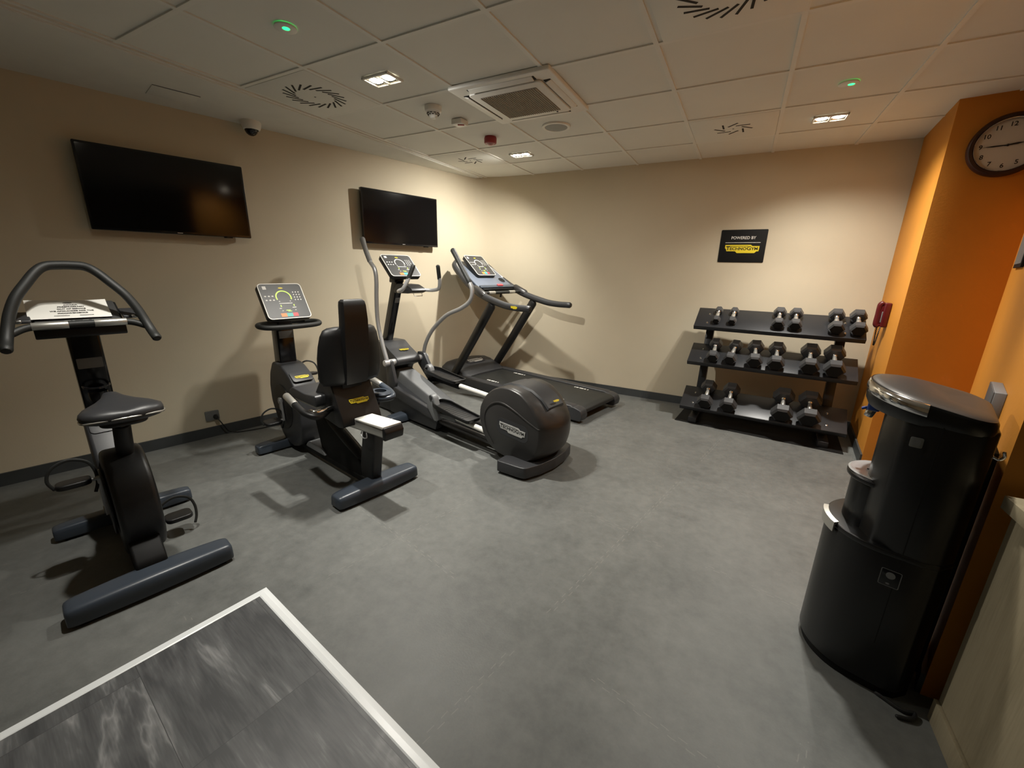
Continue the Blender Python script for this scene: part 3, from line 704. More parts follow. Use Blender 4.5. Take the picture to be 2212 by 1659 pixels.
for x, w_ in ((-.04, .02), (-.02, .008), (.02, .02), (.055, .03)): b.ext([(x - w_ / 2, -.092), (x + w_ / 2, -.092), (x + w_ / 2, -.086), (x - w_ / 2, -.086)], .004, .0046)
b.obj('console_print', GREYS, cn)
for s_ in (-1, 1):
    B(FSZ).prism([(.56, 1.146), (.70, 1.172), (.70, 1.186), (.56, 1.160)], s_ * .150, s_ * .205, .004).obj('elbow_pad', CHAR, ub)
hb = B(FSZ)
half = [(.42, .238, 1.060), (.47, .233, 1.085), (.505, .222, 1.13), (.53, .205, 1.19), (.555, .175, 1.258), (.585, .135, 1.315), (.615, .095, 1.366), (.635, .062, 1.389), (.64, .02, 1.394)]
arc = [(f, -x, z) for f, x, z in half] + [(f, x, z) for f, x, z in reversed(half)]
hb.tube(arc, .0195, 14, 4)
hb.tube([(.50, -.226, 1.108), (.53, -.17, 1.131), (.535, -.1, 1.135), (.535, .1, 1.135), (.53, .17, 1.131), (.50, .226, 1.108)], .0155, 12)
hb = hb.obj('handlebar', RUBBER, ub)
for a_, b_ in ((-.155, -.042), (.042, .155)): B(FSZ).cyl((.534, a_, 1.135), (.534, b_, 1.135), .0172, bev=.001).obj('pulse_grip', ALU, hb)
for s_ in (-1, 1): B(FSZ).cyl((.54, s_ * .178, 1.158), (.54, s_ * .205, 1.158), .008, bev=.002).obj('button_bar', CHROME, hb)
B(FSZ).cyl((.345, .018, .46), (.262, .028, .705), .034, .032, bev=.004).obj('seat_post', BLK, ub)
B(FSZ).cyl((.272, .027, .675), (.253, .029, .742), .021).obj('seat_tube', SILVD, ub)
# saddle: lofted sections
def saddle_ring(f, hw, zt, zb, dip):
    ring = []
    for i in range(20):
        a = 2 * PI * i / 20; c, s_ = math.cos(a), math.sin(a)
        x = hw * (abs(c) ** .8) * (1 if c > 0 else -1)
        z = (zt - dip * math.exp(-(x / (.03)) ** 2) if s_ > 0 else zb); mid = (zt + zb) / 2
        zz = mid + (z - mid) * (abs(s_) ** .55)
        ring.append((f, x + .040 - .05 * max(0, f - .1), zz + .013))
    return ring
sp = [(.100, .055, .778, .752, 0), (.112, .105, .795, .742, .004), (.135, .132, .803, .738, .012), (.18, .140, .806, .738, .008), (.235, .120, .808, .742, .002), (.29, .078, .810, .748, 0), (.345, .045, .815, .755, 0), (.40, .030, .818, .763, 0), (.43, .024, .812, .772, 0), (.445, .012, .803, .785, 0)]
sd = B(FSZ).loft([saddle_ring(*q) for q in sp]).obj('saddle', CHAR, ub, sharp=70)
so = lambda f: .040 - .05 * max(0, f - .1)
tr = [(f, hw * .975, zb + .033) for f, hw, zt, zb, dp in sp]
b = B(FSZ)
for sg in (-1, 1): b.tube([(.098, so(.098), .777)] + [(f, so(f) + sg * s_, z) for f, s_, z in tr[1:-1]] + [(.446, so(.446), .806)], .0042, 6)
b.obj('saddle_piping', ALU, sd)
b = B(FSZ); b.ext(rrect(.20, .16, .05), .735, .758, Matrix.Translation((.22, .034, 0)), .008); b.obj('saddle_base', BLK, sd)
crank(ub, .40, .265, .38, .437, -.084, -1); pedal(ub, .385, -.165, .440, -1, .12)
crank(ub, .40, .265, .42, .10, .084, 1); pedal(ub, .41, .168, .098, 1, .05)
# paper notice lying on the console
Mpp = ff((.676, -.022, 1.192), (0, 1, -.01), (.195, 0, .088))
P_ = thing('paper_notice', 'white printed out of service notice lying on the upright bike console', 'paper', loc, rz)
b = B(FSZ); rows = []
for j in range(9):
    v = j / 8; row = []
    for i in range(9):
        u = i / 8; x = (u - .5) * .272; y = (v - .5) * .165 - .004
        lift = .002 + .014 * max(0, v - .75) * 4 * (0.6 + .4 * math.cos(u * 5)) * .6
        row.append(Mpp @ Vector((x, y, lift)))
    rows.append(row)
t_ = bmesh.new(); V = [[t_.verts.new(p) for p in r] for r in rows]
for j in range(8):
    for i in range(8): t_.faces.new((V[j][i], V[j][i + 1], V[j + 1][i + 1], V[j + 1][i]))
b._add(t_, ID); sh = b.obj('sheet', PAPER, P_)
b = B(FSZ)
for k, (tx, y, sz) in enumerate((('AWARIA', .036, .012), ('PRZEPRASZAMY', .018, .0125), ('OUT OF SERVICE', -.002, .0125), ('WE APOLOGIZE FOR THE', -.022, .0125), ('INCONVENIENCE', -.042, .0125))):
    text_bm(b, tx, sz, Mpp @ Matrix.Translation((.008, y, .0034)), .0002, bold=.0004, squash=1.0)
b.obj('print', INK, P_, smooth=False)
b = B(FSZ).ext(ell(.0, .056, .016, .006, 16), .0032, .0036, Mpp); b.ext([(-.055, -.066), (-.005, -.066), (-.005, -.062), (-.055, -.062)], .003, .0034, Mpp); b.ext([(.028, -.066), (.075, -.066), (.075, -.062), (.028, -.062)], .003, .0034, Mpp)
b.obj('emblem', GREYS, P_)

# ================================================================== RECUMBENT BIKE
loc, rz = xf((1.035, -2.49), 10.5)
rb = thing('recumbent_bike', 'recumbent exercise bike with tall black backrest in the middle of the row', 'exercise bike', loc, rz)
foot_bar(rb, 0, .29, .066, .095); foot_bar(rb, 1.14, .30, .05, .085)
B(FSZ).prism([(.02, .035), (1.16, .035), (1.16, .085), (.02, .085)], -.042, .042, .01).obj('base_beam', BLKM, rb)
B(FSZ).prism([(.55, .085), (.62, .135), (.80, .14), (.86, .085)], -.055, .055, .02, 4, rnd=.03).obj('beam_cover', GREYP, rb)
XZ = Matrix(((1, 0, 0, 0), (0, 0, 1, 0), (0, 1, 0, 0), (0, 0, 0, 1)))
prof = [(1.16, .695), (1.20, .69), (1.265, .60), (1.30, .49), (1.30, .36), (1.25, .25), (1.19, .13), (1.12, .06), (1.00, .045), (.90, .075), (.845, .15), (.815, .25), (.815, .37), (.835, .48), (.875, .56), (.94, .625), (1.02, .67), (1.08, .69)]
fc = B(FSZ).ext(round_poly(prof, .03), -.088, .088, XZ, .016, 4).obj('flywheel_cover', CHAR, rb)
for s_ in (-1, 1):
    B(FSZ).ext(ell(1.09, .355, .155, .175, 36), s_ * .084, s_ * .094, XZ, .003, 2).obj('cover_disc', BLK, fc)
B(FSZ @ ff((.918, 0, .612), (0, 1, 0), (.80, 0, .60))).ext(rrect(.15, .10, .02), -.006, .004, ID, .002).obj('cover_panel', CHAR, fc)
logo(fc, FSZ @ ff((.908, 0, .606), (0, 1, 0), (.80, 0, .60)) @ Matrix.Translation((0, 0, .004)), .10)
po = B(FSZ).prism([(1.10, .65), (1.21, .67), (1.195, .955), (1.095, .955)], -.062, .062, .012).obj('console_post', BLKG, rb)
B(FSZ).box((1.093, 0, .905), (.004, .10, .055), .001).obj('sticker', GREYS, po)
display(rb, (1.035, 0, 1.158), (0, 1, 0), (.15, 0, .24), .305, .285, FSZ, .05)
B(FSZ).box((1.10, 0, 1.01), (.05, .10, .08), .01).obj('display_neck', BLK, rb)
hb = B(FSZ).tube([(.93, -.15, .985), (.92, 0, .983), (.93, .15, .985), (.97, .205, .99), (1.04, .20, .995), (1.10, .12, .995), (1.11, 0, .995), (1.10, -.12, .995), (1.04, -.20, .995), (.97, -.205, .99)], .0185, 12, 6, True).obj('handlebar', RUBBER, rb)
# rear frame
B(FSZ).prism([(.00, .07), (.15, .07), (.055, .47), (-.075, .47)], -.036, .036, .012).obj('rear_post', BLK, rb)
fin = B(FSZ).prism([(.70, .37), (.60, .40), (.52, .365), (.30, .26), (.13, .20), (.11, .07), (.40, .04), (.585, .04), (.63, .10)], -.040, .040, .014, 3, rnd=.03).obj('frame_fin', BLKM, rb)
B(FSZ).tube([(.62, 0, .385), (.40, 0, .30), (.15, 0, .19)], .040, 14, 4).obj('frame_tube', BLK, rb)
rail = B(FSZ).prism([(-.20, .44), (.62, .385), (.62, .45), (-.20, .505)], -.058, .058, .012).obj('seat_rail', ALU, rb)
B(FSZ).prism([(-.222, .432), (-.196, .432), (-.196, .507), (-.215, .515), (-.232, .48)], -.066, .066, .008).obj('rail_end_cap', BLK, rail)
B(FSZ).prism([(-.21, .500), (.10, .485), (.10, .497), (-.21, .520)], -.064, .064, .005).obj('rail_cover', WHITEP, rail)
b = B(FSZ).tube([(-.02, -.06, .43), (-.03, -.066, .405), (-.0, -.07, .395), (.03, -.066, .41), (.03, -.06, .43)], .004, 6); b.obj('latch_loop', SILVD, rail)
# seat carriage box with badge
bx = B(FSZ).prism([(.10, .45), (.16, .435), (.42, .47), (.46, .58), (.36, .70), (.245, .72), (.215, .70), (.115, .50)], -.135, .135, .016, 4, rnd=.02).obj('seat_carriage', BLK, rb)
up_ = Vector((.105, 0, .20)).normalized(); out_ = Vector((-.20, 0, .105)).normalized()
logo(bx, FSZ @ ff((.158, .012, .585), (0, 1, 0), (.105, 0, .205)) @ Matrix.Translation((0, 0, .003)), .135)
# backrest shell (seen from behind): lofted stack of outlines
def back_ring(z, hw, f, th, edge=.6, n=28):
    ring = []
    for i in range(n):
        a = 2 * PI * i / n; c, s_ = math.cos(a), math.sin(a)
        x = hw * (abs(c) ** .62) * (1 if c > 0 else -1); y = th * (abs(s_) ** .8) * (1 if s_ > 0 else -1)
        bow = -.045 * (1 - (x / max(hw, .01)) ** 2) * min(1, hw / .2)
        ring.append((f + y + bow + .02, x + .008, z))
    return ring
bk = [(.700, .14, .235, .02), (.706, .19, .235, .030), (.735, .207, .232, .036), (.80, .212, .228, .04), (.88, .210, .222, .04), (.95, .202, .214, .038), (1.01, .188, .208, .036), (1.045, .170, .204, .030), (1.058, .145, .202, .020), (1.062, .10, .202, .012)]
bk = [(z, hw, f - .03, th) for z, hw, f, th in bk]
back = B(FSZ).loft([back_ring(z, hw, f, th) for z, hw, f, th in bk]).obj('backrest', BLK, rb, sharp=60)
sp_ = B(FSZ).loft([[(f + y * d, x * hw, z) for x, y in [(1, .4), (.94, 1), (-.94, 1), (-1, .4), (-1, -.4), (-.94, -1), (.94, -1), (1, -.4)]] for z, hw, f, d in
     ((.706, .074, .170, .030), (.80, .079, .150, .034), (.95, .082, .134, .034), (1.05, .082, .126, .034), (1.10, .080, .122, .034), (1.19, .076, .124, .032), (1.213, .073, .127, .028), (1.225, .062, .129, .017))]).obj('head_support', BLK, rb, sharp=35)
B(FSZ).prism([(.20, .66), (.27, .66), (.255, .76), (.20, .76)], -.07, .07, .008).obj('backrest_hinge', BLKM, rb)
seat = B(FSZ).prism([(.30, .555), (.62, .555), (.66, .575), (.665, .60), (.62, .628), (.45, .615), (.30, .63)], -.20, .20, .02, 4, rnd=.02).obj('seat_cushion', CHAR, rb)
B(FSZ).prism([(.32, .535), (.62, .535), (.64, .556), (.32, .556)], -.185, .185, .006).obj('seat_pan', ALU, seat)
# side handles
for s_ in (-1, 1):
    hh = B(FSZ).tube([(.30, s_ * .10, .545), (.20, s_ * .20, .54), (.17, s_ * .265, .545), (.22, s_ * .30, .56), (.32, s_ * .305, .585), (.45, s_ * .30, .615)], .021, 12).obj('side_handle', SLATE if s_ > 0 else BLK, rb)
    B(FSZ).cyl((.345, s_ * .305, .591), (.47, s_ * .299, .620), .0222, bev=.002).obj('pulse_grip', ALU, hh)
    if s_ < 0:
        B(FSZ).tube([(.215, -.15, .566), (.19, -.25, .566), (.22, -.275, .57)], .014, 10).obj('lever', CHROME, hh)
M_ = FSZ @ Matrix.Translation((.255, .235, .572)) @ Matrix.Diagonal((1.25, 1, 1, 1))
B(M_).lathe([(.037, .010), (.062, .008), (.070, -.002), (.066, -.016), (.045, -.020), (.037, -.012), (.037, .010)]).obj('cup_holder', SLATE, rb)
b = B(FSZ).tube([(.20, .12, .46), (.22, .19, .50), (.24, .21, .53)], .008, 8); b.obj('holder_strut', SLATE, rb)
crank(rb, 1.09, .40, 1.075, .255, -.105, -1); pedal(rb, 1.075, -.185, .255, -1, -.1)
crank(rb, 1.09, .40, 1.19, .535, .105, 1); pedal(rb, 1.20, .185, .545, 1, .15)

# ================================================================== CROSS TRAINER
loc, rz = xf((1.885, -1.62), 12.5)
el = thing('cross_trainer', 'grey elliptical cross trainer with a big round rear drum and swinging arms', 'elliptical trainer', loc, rz)
plan = [(.245, -.325), (.06, -.300), (.01, -.285), (-.03, -.15), (-.045, 0), (-.03, .15), (.01, .285), (.06, .30), (.245, .325), (.255, .21), (.14, .16), (.14, -.16), (.255, -.21)]
rf = B(FSZ).ext(round_poly(plan, .02), .018, .100, ID, .010, 3).obj('rear_foot', CHAR, el)
for s_ in (-1, 1): B(FSZ).box((.16, s_ * .25, .011), (.12, .05, .02), .004).obj('rubber_pad', BLKM, rf)
prof = [(.555, .30), (.55, .40), (.50, .495), (.42, .565), (.33, .60), (.24, .605), (.15, .585), (.07, .53), (.005, .445), (-.03, .375), (-.03, .27), (-.01, .18), (.05, .105), (.13, .07), (.25, .062), (.37, .075), (.46, .12), (.52, .195)]
def drum_ring(sv, k, bulge):
    out = []
    for f, z in round_poly(prof, .03, 3):
        g = max(0, min(1, (.25 - f) / .28)); out.append((.26 + (f - .26) * k - bulge * g, sv, .335 + (z - .335) * k))
    return out
rings = []
for sv in (-.192, -.188, -.178, -.15, -.10, -.05, 0, .05, .10, .15, .178, .188, .192):
    a = abs(sv); k = 1.0 if a < .17 else (.993 if a < .18 else (.975 if a < .19 else .955)); rings.append(drum_ring(sv, k, .07 * (1 - (a / .192) ** 2)))
dr = B(FSZ).loft(rings).obj('rear_drum', GUN, el, sharp=50)
# raised top strip
strip = [(.40, .584), (.33, .609), (.24, .615), (.15, .597), (.075, .550), (.03, .497)]
rg = []
for f, z in strip:
    bl = .07 * max(0, min(1, (.25 - f) / .28)) * .95
    rg.append([(f - bl, -.095, z - .012), (f - bl - .002, -.085, z + .001), (f - bl - .002, .085, z + .001), (f - bl, .095, z - .012), (f - bl + .006, .09, z - .03), (f - bl + .006, -.09, z - .03)])
B(FSZ).loft(rg).obj('drum_top_panel', CHAR, dr)
logo(dr, FSZ @ ff((-.028, 0, .517), (0, 1, 0), (.60, 0, .72)) @ Matrix.Translation((0, .015, .006)), .062, lettering=False)
gr = [(.40, .135), (.47, .22), (.495, .31), (.48, .385), (.43, .445), (.36, .478), (.28, .475), (.18, .443), (.09, .405), (.0, .372), (-.022, .366)]
B(FSZ).tube([(f, -.190, z) for f, z in gr], [.004, .006, .007, .007, .006, .005], 8, 5).obj('drum_ridge', GUN, dr)
B(FSZ).tube([(-.022 - .068 * (1 - (s_ / .19) ** 2), s_, .366 + .02 * (1 - abs(s_) / .19) * 0) for s_ in [-.19, -.14, -.08, 0, .08, .14, .19]], .0035, 8, 5).obj('drum_rear_seam', GUN, dr)
Ml = FSZ @ ff((.215, -.1915, .300), (-1, 0, -.05), (.05 * -1 * -1 * 0, 0, 1))
B(Ml).ext(rrect(.30, .125, .05), 0, .0015, Matrix.Rotation(0, 4, 'Z')).obj('badge_recess', CHAR, dr)
logo(dr, Ml @ Matrix.Translation((0, 0, .0015)), .245, LOGOS, INK)
# lower frame
B(FSZ).prism([(.20, .045), (1.75, .045), (1.75, .115), (.20, .115)], -.055, .055, .012).obj('base_beam', BLKM, el)
for s_ in (-1, 1): B(FSZ).tube([(.45, s_ * .105, .10), (1.0, s_ * .105, .105), (1.25, s_ * .10, .11)], .030, 12, 3).obj('guide_rail', GUN, el)
foot_bar(el, 1.60, .34, .06, .085, name='front_foot')
prof = [(1.79, .02), (2.16, .02), (2.21, .10), (2.20, .45), (2.18, .62), (2.13, .700), (1.945, .705), (1.86, .650), (1.73, .585), (1.70, .555), (1.71, .515), (1.76, .495), (1.82, .47), (1.86, .38), (1.83, .20)]
tw = B(FSZ).prism(prof, -.128, .128, .016, 4, rnd=.02).obj('front_tower', CHAR, el)
logo(tw, FSZ @ ff((1.81, .02, .632), (0, 1, 0), (.9, 0, .42)) @ Matrix.Translation((0, 0, .004)), .10)
# central ramp and left/right lower bodies
B(FSZ).prism([(1.84, .44), (1.80, .46), (1.12, .235), (1.04, .175), (1.06, .12), (1.80, .12)], -.085, .085, .014, 4, rnd=.02).obj('ramp_cover', GREYP, el)
B(FSZ).prism([(1.84, .335), (1.80, .345), (1.20, .175), (1.12, .10), (1.14, .03), (1.84, .03)], -.155, -.085, .012, 3, rnd=.015).obj('side_body', CHAR, el)
B(FSZ).prism([(1.84, .335), (1.80, .345), (1.20, .175), (1.12, .10), (1.14, .03), (1.84, .03)], .085, .155, .012, 3, rnd=.015).obj('side_body', CHAR, el)
for s_ in (-1, 1):
    B(FSZ).cyl((1.75, s_ * .125, .545), (1.75, s_ * .245, .545), .030, bev=.005).obj('pivot_axle', SILV, el)
# swinging arms: lever plate + tube + grip
LA = [(1.745, .545), (1.815, .72), (1.862, .88), (1.872, 1.0), (1.862, 1.15), (1.845, 1.30), (1.862, 1.39), (1.93, 1.455), (1.985, 1.545), (2.032, 1.650)]
RA_ = [(1.765, .555), (1.715, .69), (1.60, .835), (1.40, .985), (1.20, 1.065), (1.08, 1.135), (1.045, 1.215), (1.075, 1.295), (1.175, 1.42), (1.285, 1.562)]
for s_, A_ in ((-1, LA), (1, RA_)):
    a = B(FSZ).tube([(f, s_ * .212, z) for f, z in A_], .0185, 12, 5).obj('swing_arm', SILVD, el)
    g = A_[-3:] if s_ < 0 else A_[-3:]
    B(FSZ).tube([(f, s_ * .212, z) for f, z in g], [.0215, .0215, .0215, .024], 12, 5).obj('foam_grip', GRIPF if s_ < 0 else RUBBER, a)
    if s_ > 0:
        B(FSZ).prism([(1.80, .60), (1.70, .60), (1.56, .40), (1.52, .33), (1.62, .31), (1.80, .48)], .165, .20, .008, 3, rnd=.02).obj('lever_plate', CHAR, a)
    else:
        B(FSZ).prism([(1.80, .57), (1.72, .57), (1.66, .36), (1.70, .27), (1.80, .30)], -.20, -.165, .008, 3, rnd=.02).obj('lever_plate', CHAR, a)
# pedal beams + pedals
def ped(s0, f0, z0, tilt, nm):
    M = FSZ @ Matrix.Translation((f0, s0, z0)) @ Matrix.Rotation(tilt, 4, 'Y')
    o = B(M).ext(round_poly([(-.235, -.075), (-.10, -.082), (.16, -.082), (.235, -.055), (.235, .055), (.16, .082), (-.10, .082), (-.235, .075)], .025), -.012, 0, ID, .004).obj(nm, BLK, el)
    outl = round_poly([(-.235, -.075), (-.10, -.082), (.16, -.082), (.235, -.055), (.235, .055), (.16, .082), (-.10, .082), (-.235, .075)], .025)
    b = B(M); b.tube([(x, y, .014 + (.012 if x > .1 else 0)) for x, y in outl], .0055, 8, 1, True, sx=1.0)
    tm = bmesh.new(); n = len(outl)
    lo = [tm.verts.new((x, y, -.008)) for x, y in outl]; hi = [tm.verts.new((x, y, .014 + (.012 if x > .1 else 0))) for x, y in outl]
    for i in range(n): tm.faces.new((lo[i], lo[(i + 1) % n], hi[(i + 1) % n], hi[i]))
    b._add(tm, ID); b.obj('pedal_rim', BLK, o)
    b = B(M)
    for k in range(9): b.box((-.14 + k * .032, 0, .001), (.006, .11, .002))
    b.obj('pedal_tread', CHAR, o)
    return o
ped(.155, 1.385, .425, DEG(-4), 'foot_pedal'); ped(-.155, .875, .268, DEG(-5), 'foot_pedal')
for s_, q in ((1, [(1.60, .36), (1.42, .385), (1.15, .37), (.55, .345)]), (-1, [(1.20, .175), (1.10, .205), (.85, .215), (.45, .19)])):
    B(FSZ).prism([(f, z - .03) for f, z in q[:3]] + [(f, z + .012) for f, z in reversed(q[:3])], s_ * .155 - .024, s_ * .155 + .024, .006).obj('pedal_beam', GREYP if s_ < 0 else BLKM, el)
    B(FSZ).cyl((q[2][0], s_ * .155, q[2][1]), (q[3][0], s_ * .155, q[3][1]), .021).obj('connecting_rod', WHITEP, el)
# left pedal beam, knuckle
B(FSZ).prism([(1.78, .30), (1.74, .335), (1.16, .232), (1.10, .20), (1.12, .145), (1.20, .15), (1.74, .235)], -.200, -.158, .010, 3, rnd=.015).obj('link_beam', CHAR, el)
B(FSZ).prism([(1.165, .355), (1.125, .375), (1.09, .355), (1.03, .16), (1.09, .135), (1.19, .25)], -.205, -.150, .010, 3, rnd=.02).obj('link_knuckle', GREYP, el)
B(FSZ).cyl((1.125, -.21, .345), (1.125, -.145, .345), .020, bev=.003).obj('knuckle_pin', CHAR, el)
B(FSZ).prism([(1.66, .48), (1.62, .50), (1.58, .47), (1.54, .33), (1.60, .31), (1.66, .40)], .145, .20, .010, 3, rnd=.02).obj('link_knuckle', GREYP, el)
# mast, display, fixed handles
B(FSZ).prism([(2.12, .68), (2.02, .68), (1.775, 1.30), (1.875, 1.30)], -.036, .036, .014, 4).obj('mast', BLKG, el)
mst = Vector((-.245, 0, .62)).normalized()
B(FSZ @ ff((1.852, 0, 1.105), (0, 1, 0), mst)).ext(rrect(.05, .05, .004, 2), -.002, .002).obj('mast_sticker', GREYS, el)
display(el, (1.765, 0, 1.425), (0, 1, 0), (.19, 0, .185), .315, .265, FSZ, .045, bright=False)
B(FSZ).prism([(1.80, 1.27), (1.90, 1.27), (1.88, 1.36), (1.78, 1.35)], -.05, .05, .01).obj('display_neck', BLK, el)
nb = B(FSZ).prism([(1.80, 1.20), (1.74, 1.265), (1.60, 1.262), (1.52, 1.232), (1.50, 1.205), (1.56, 1.185), (1.78, 1.18)], -.075, .075, .016, 4, rnd=.02).obj('handle_hub', BLK, el)
B(FSZ).tube([(1.53, -.045, 1.185), (1.52, -.045, 1.165), (1.52, .045, 1.165), (1.53, .045, 1.185)], .0025, 6, 1).obj('wire_hook', CHROME, nb)
for s_ in (-1, 1):
    a = B(FSZ).tube([(1.66, s_ * .05, 1.225), (1.61, s_ * .13, 1.212), (1.545, s_ * .185, 1.210), (1.475, s_ * .195, 1.228), (1.435, s_ * .178, 1.285), (1.415, s_ * .155, 1.35), (1.395, s_ * .13, 1.425)], .0165, 12, 5).obj('fixed_handle', SILV, el)
    B(FSZ).tube([(1.427, s_ * .168, 1.315), (1.415, s_ * .155, 1.35), (1.395, s_ * .13, 1.425)], .018, 12, 4).obj('hand_grip', RUBBER, a)

# ================================================================== TREADMILL
loc, rz = xf((1.84, -.28), 12.5)
tm = thing('treadmill', 'black treadmill with grey hooped handrails in the back corner', 'treadmill', loc, rz)
for s_ in (-1, 1):
    rl = B(FSZ).prism([(.05, .035), (1.80, .035), (1.80, .165), (.10, .165), (.06, .150)], s_ * .288, s_ * .385, .010).obj('side_rail', CHAR, tm)
    B(FSZ).prism([(-.02, .03), (.10, .025), (.13, .05), (.13, .150), (.06, .158), (-.01, .140), (-.035, .09)], s_ * .280, s_ * .388, .014, 3, rnd=.02).obj('end_cap', CHAR, tm)
    B(FSZ).prism([(.135, .03), (.215, .03), (.215, .135), (.135, .135)], s_ * .384, s_ * .390, .001).obj('rail_badge', SILVD, rl)
    B(FSZ).box((.30, s_ * .34, .018), (.10, .06, .036), .006).obj('rubber_foot', BLKM, tm)
    B(FSZ).box((1.70, s_ * .34, .018), (.10, .06, .036), .006).obj('rubber_foot', BLKM, tm)
bl = B(FSZ).prism([(.0, .085), (1.62, .085), (1.62, .152), (.03, .152), (-.015, .135), (-.02, .10)], -.284, .284, .012, 3, rnd=.02).obj('running_belt', RUBBER, tm)
b = B(FSZ)
for sx in (-.235, .245):
    for f0 in (.28, 1.18):
        for k, (d, w_) in enumerate(((0, .012), (.030, .022), (.062, .05), (.125, .03), (.165, .012))):
            b.box((f0 + d + w_ / 2, sx, .1526), (w_, .022, .0012))
b.obj('belt_marks', INKW, bl, smooth=False)
def hood_ring(f, zt, hw):
    return [(f, -hw, .04), (f, -hw, zt * .55), (f, -hw * .93, zt * .80), (f, -hw * .75, zt * .95), (f, -hw * .4, zt), (f, hw * .4, zt), (f, hw * .75, zt * .95), (f, hw * .93, zt * .80), (f, hw, zt * .55), (f, hw, .04)]
hd = B(FSZ).loft([hood_ring(*q) for q in ((1.585, .172, .375), (1.62, .19, .378), (1.70, .232, .38), (1.82, .283, .38), (1.92, .298, .375), (2.02, .285, .365), (2.10, .245, .345), (2.16, .19, .30), (2.19, .12, .25))]).obj('motor_hood', CHAR, tm, sharp=60)
Mh = FSZ @ ff((1.80, 0, .280), (0, 1, 0), (.12, 0, .052))
B(Mh).ext(rrect(.30, .085, .03), -.004, .003, ID, .001).obj('hood_panel', CHAR, hd)
logo(hd, Mh @ Matrix.Translation((0, 0, .003)), .24, LOGOS, INK)
for s_ in (-1, 1):
    B(FSZ).tube([(1.80, s_ * .365, .13), (1.77, s_ * .365, .20), (1.48, s_ * .362, .60), (1.18, s_ * .358, 1.03)], .052, 16, 3, sx=.72).obj('upright', BLK, tm)
    hr = B(FSZ).tube([(.66, s_ * .362, 1.035), (.85, s_ * .362, 1.035), (1.03, s_ * .360, 1.055), (1.35, s_ * .345, 1.135), (1.58, s_ * .325, 1.245), (1.74, s_ * .305, 1.345), (1.86, s_ * .275, 1.435), (1.91, s_ * .20, 1.485)], [.033, .034, .036, .036, .034, .032, .030, .026], 16, 6).obj('handrail', CHAR, tm)
    if s_ < 0: logo(hr, FSZ @ ff((.83, -.362 - .0345, 1.038), (-1, 0, .02), (0, 0, 1)), .085, YEL, INK, lettering=False, ratio=.32)
    B(FSZ).tube([(1.30, s_ * .352, 1.130), (1.45, s_ * .335, 1.195)], .041, 16, 2).obj('rail_sleeve', GUN, hr)
    B(FSZ).tube([(1.62, s_ * .285, 1.30), (1.76, s_ * .268, 1.385), (1.87, s_ * .235, 1.455), (1.90, s_ * .18, 1.49)], .022, 12, 5).obj('inner_rail', SILV, hr)
up_ = Vector((.44, 0, .275)).normalized()
Mcn = FSZ @ ff((1.66, 0, 1.345), (0, 1, 0), up_)
cn = B(Mcn).ext(round_poly([(-.29, -.26), (.29, -.26), (.265, .10), (.215, .275), (-.215, .275), (-.265, .10)], .05), -.035, 0, ID, .008).obj('console', SLATEL, tm)
B(Mcn).ext(rrect(.56, .045, .01), -.03, .018, Matrix.Translation((0, -.262, 0)), .006).obj('console_shelf', SLATE, cn)
B(Mcn).ext(rrect(.50, .03, .006), -.028, .002, Matrix.Translation((0, -.292, 0)), .003).obj('shelf_shadow_gap', BLKM, cn)
for s_ in (1,):
    B(Mcn @ Matrix.Translation((s_ * .205, -.125, 0))).lathe([(0, .0012), (.037, .0012), (.040, .003), (.043, .003), (.044, 0)], n=28).obj('bottle_hole', BLACKH, cn)
B(Mcn).box((.045, -.255, .024), (.085, .03, .014), .005).obj('stop_button', REDK, cn)
display(tm, tuple((FSZ.inverted() @ (Mcn @ Vector((-.02, .085, .065))))), (0, 1, 0), (.36, 0, .31), .30, .335, FSZ, .045, bright=False)
hbx = B(FSZ).cyl((1.36, -.335, 1.150), (1.36, .335, 1.150), .0175).obj('cross_bar', RUBBER, tm)
for a_, b_ in ((-.22, -.12), (.12, .22)): B(FSZ).cyl((1.36, a_, 1.150), (1.36, b_, 1.150), .0195, bev=.001).obj('pulse_grip', ALU, hbx)
B(FSZ).cyl((1.37, .0, 1.145), (1.38, .0, 1.095), .012, bev=.003).obj('safety_key', BLK, hbx)

# ================================================================== DUMBBELL RACK AND DUMBBELLS
RROT = DEG(-3.5)
rack = thing('dumbbell_rack', 'black three tier metal dumbbell rack against the back wall', 'rack', (3.235, .2, 0), RROT)
mt = thing('floor_sheet', 'thin black sheet under the dumbbell rack', 'mat', (3.235, .2, 0), RROT)
B().ext([(-.68, -.27), (.655, -.315), (.66, .30), (-.66, .30)], 0, .006, ID, .002).obj('black_sheet', BLKM, mt)  # thin black sheet lying flat on the floor below the rack
RXC, RYC = 3.235, .2
def rackM(yf, zf, yb, zb):
    v = Vector((0, yb - yf, zb - zf)); L_ = v.length; v.normalize()
    return frame((0, yf - RYC, zf), (1, 0, 0), v), L_, v
tiers = [(.13, .923, .39, 1.076), (.03, .592, .285, .733), (-.06, .162, .19, .306)]
for (yf, zf, yb, zb) in tiers:
    Mt, L_, v = rackM(yf, zf, yb, zb)
    s_ = B(Mt).box((0, L_ / 2, -.004), (1.31, L_, .008), .002)
    s_.box((0, -.002, -.020), (1.31, .006, .042), .002); s_.box((0, L_ - .004, -.012), (1.31, .006, .012), .002)
    sh = s_.obj('shelf', RACKM, rack)
    for x in (-.545, .515):
        for y in (.06, .20): B(Mt).lathe([(0, .006), (.008, .004), (.010, 0)], Matrix.Translation((x, y, 0)), 12).obj('bolt', STEEL, sh)
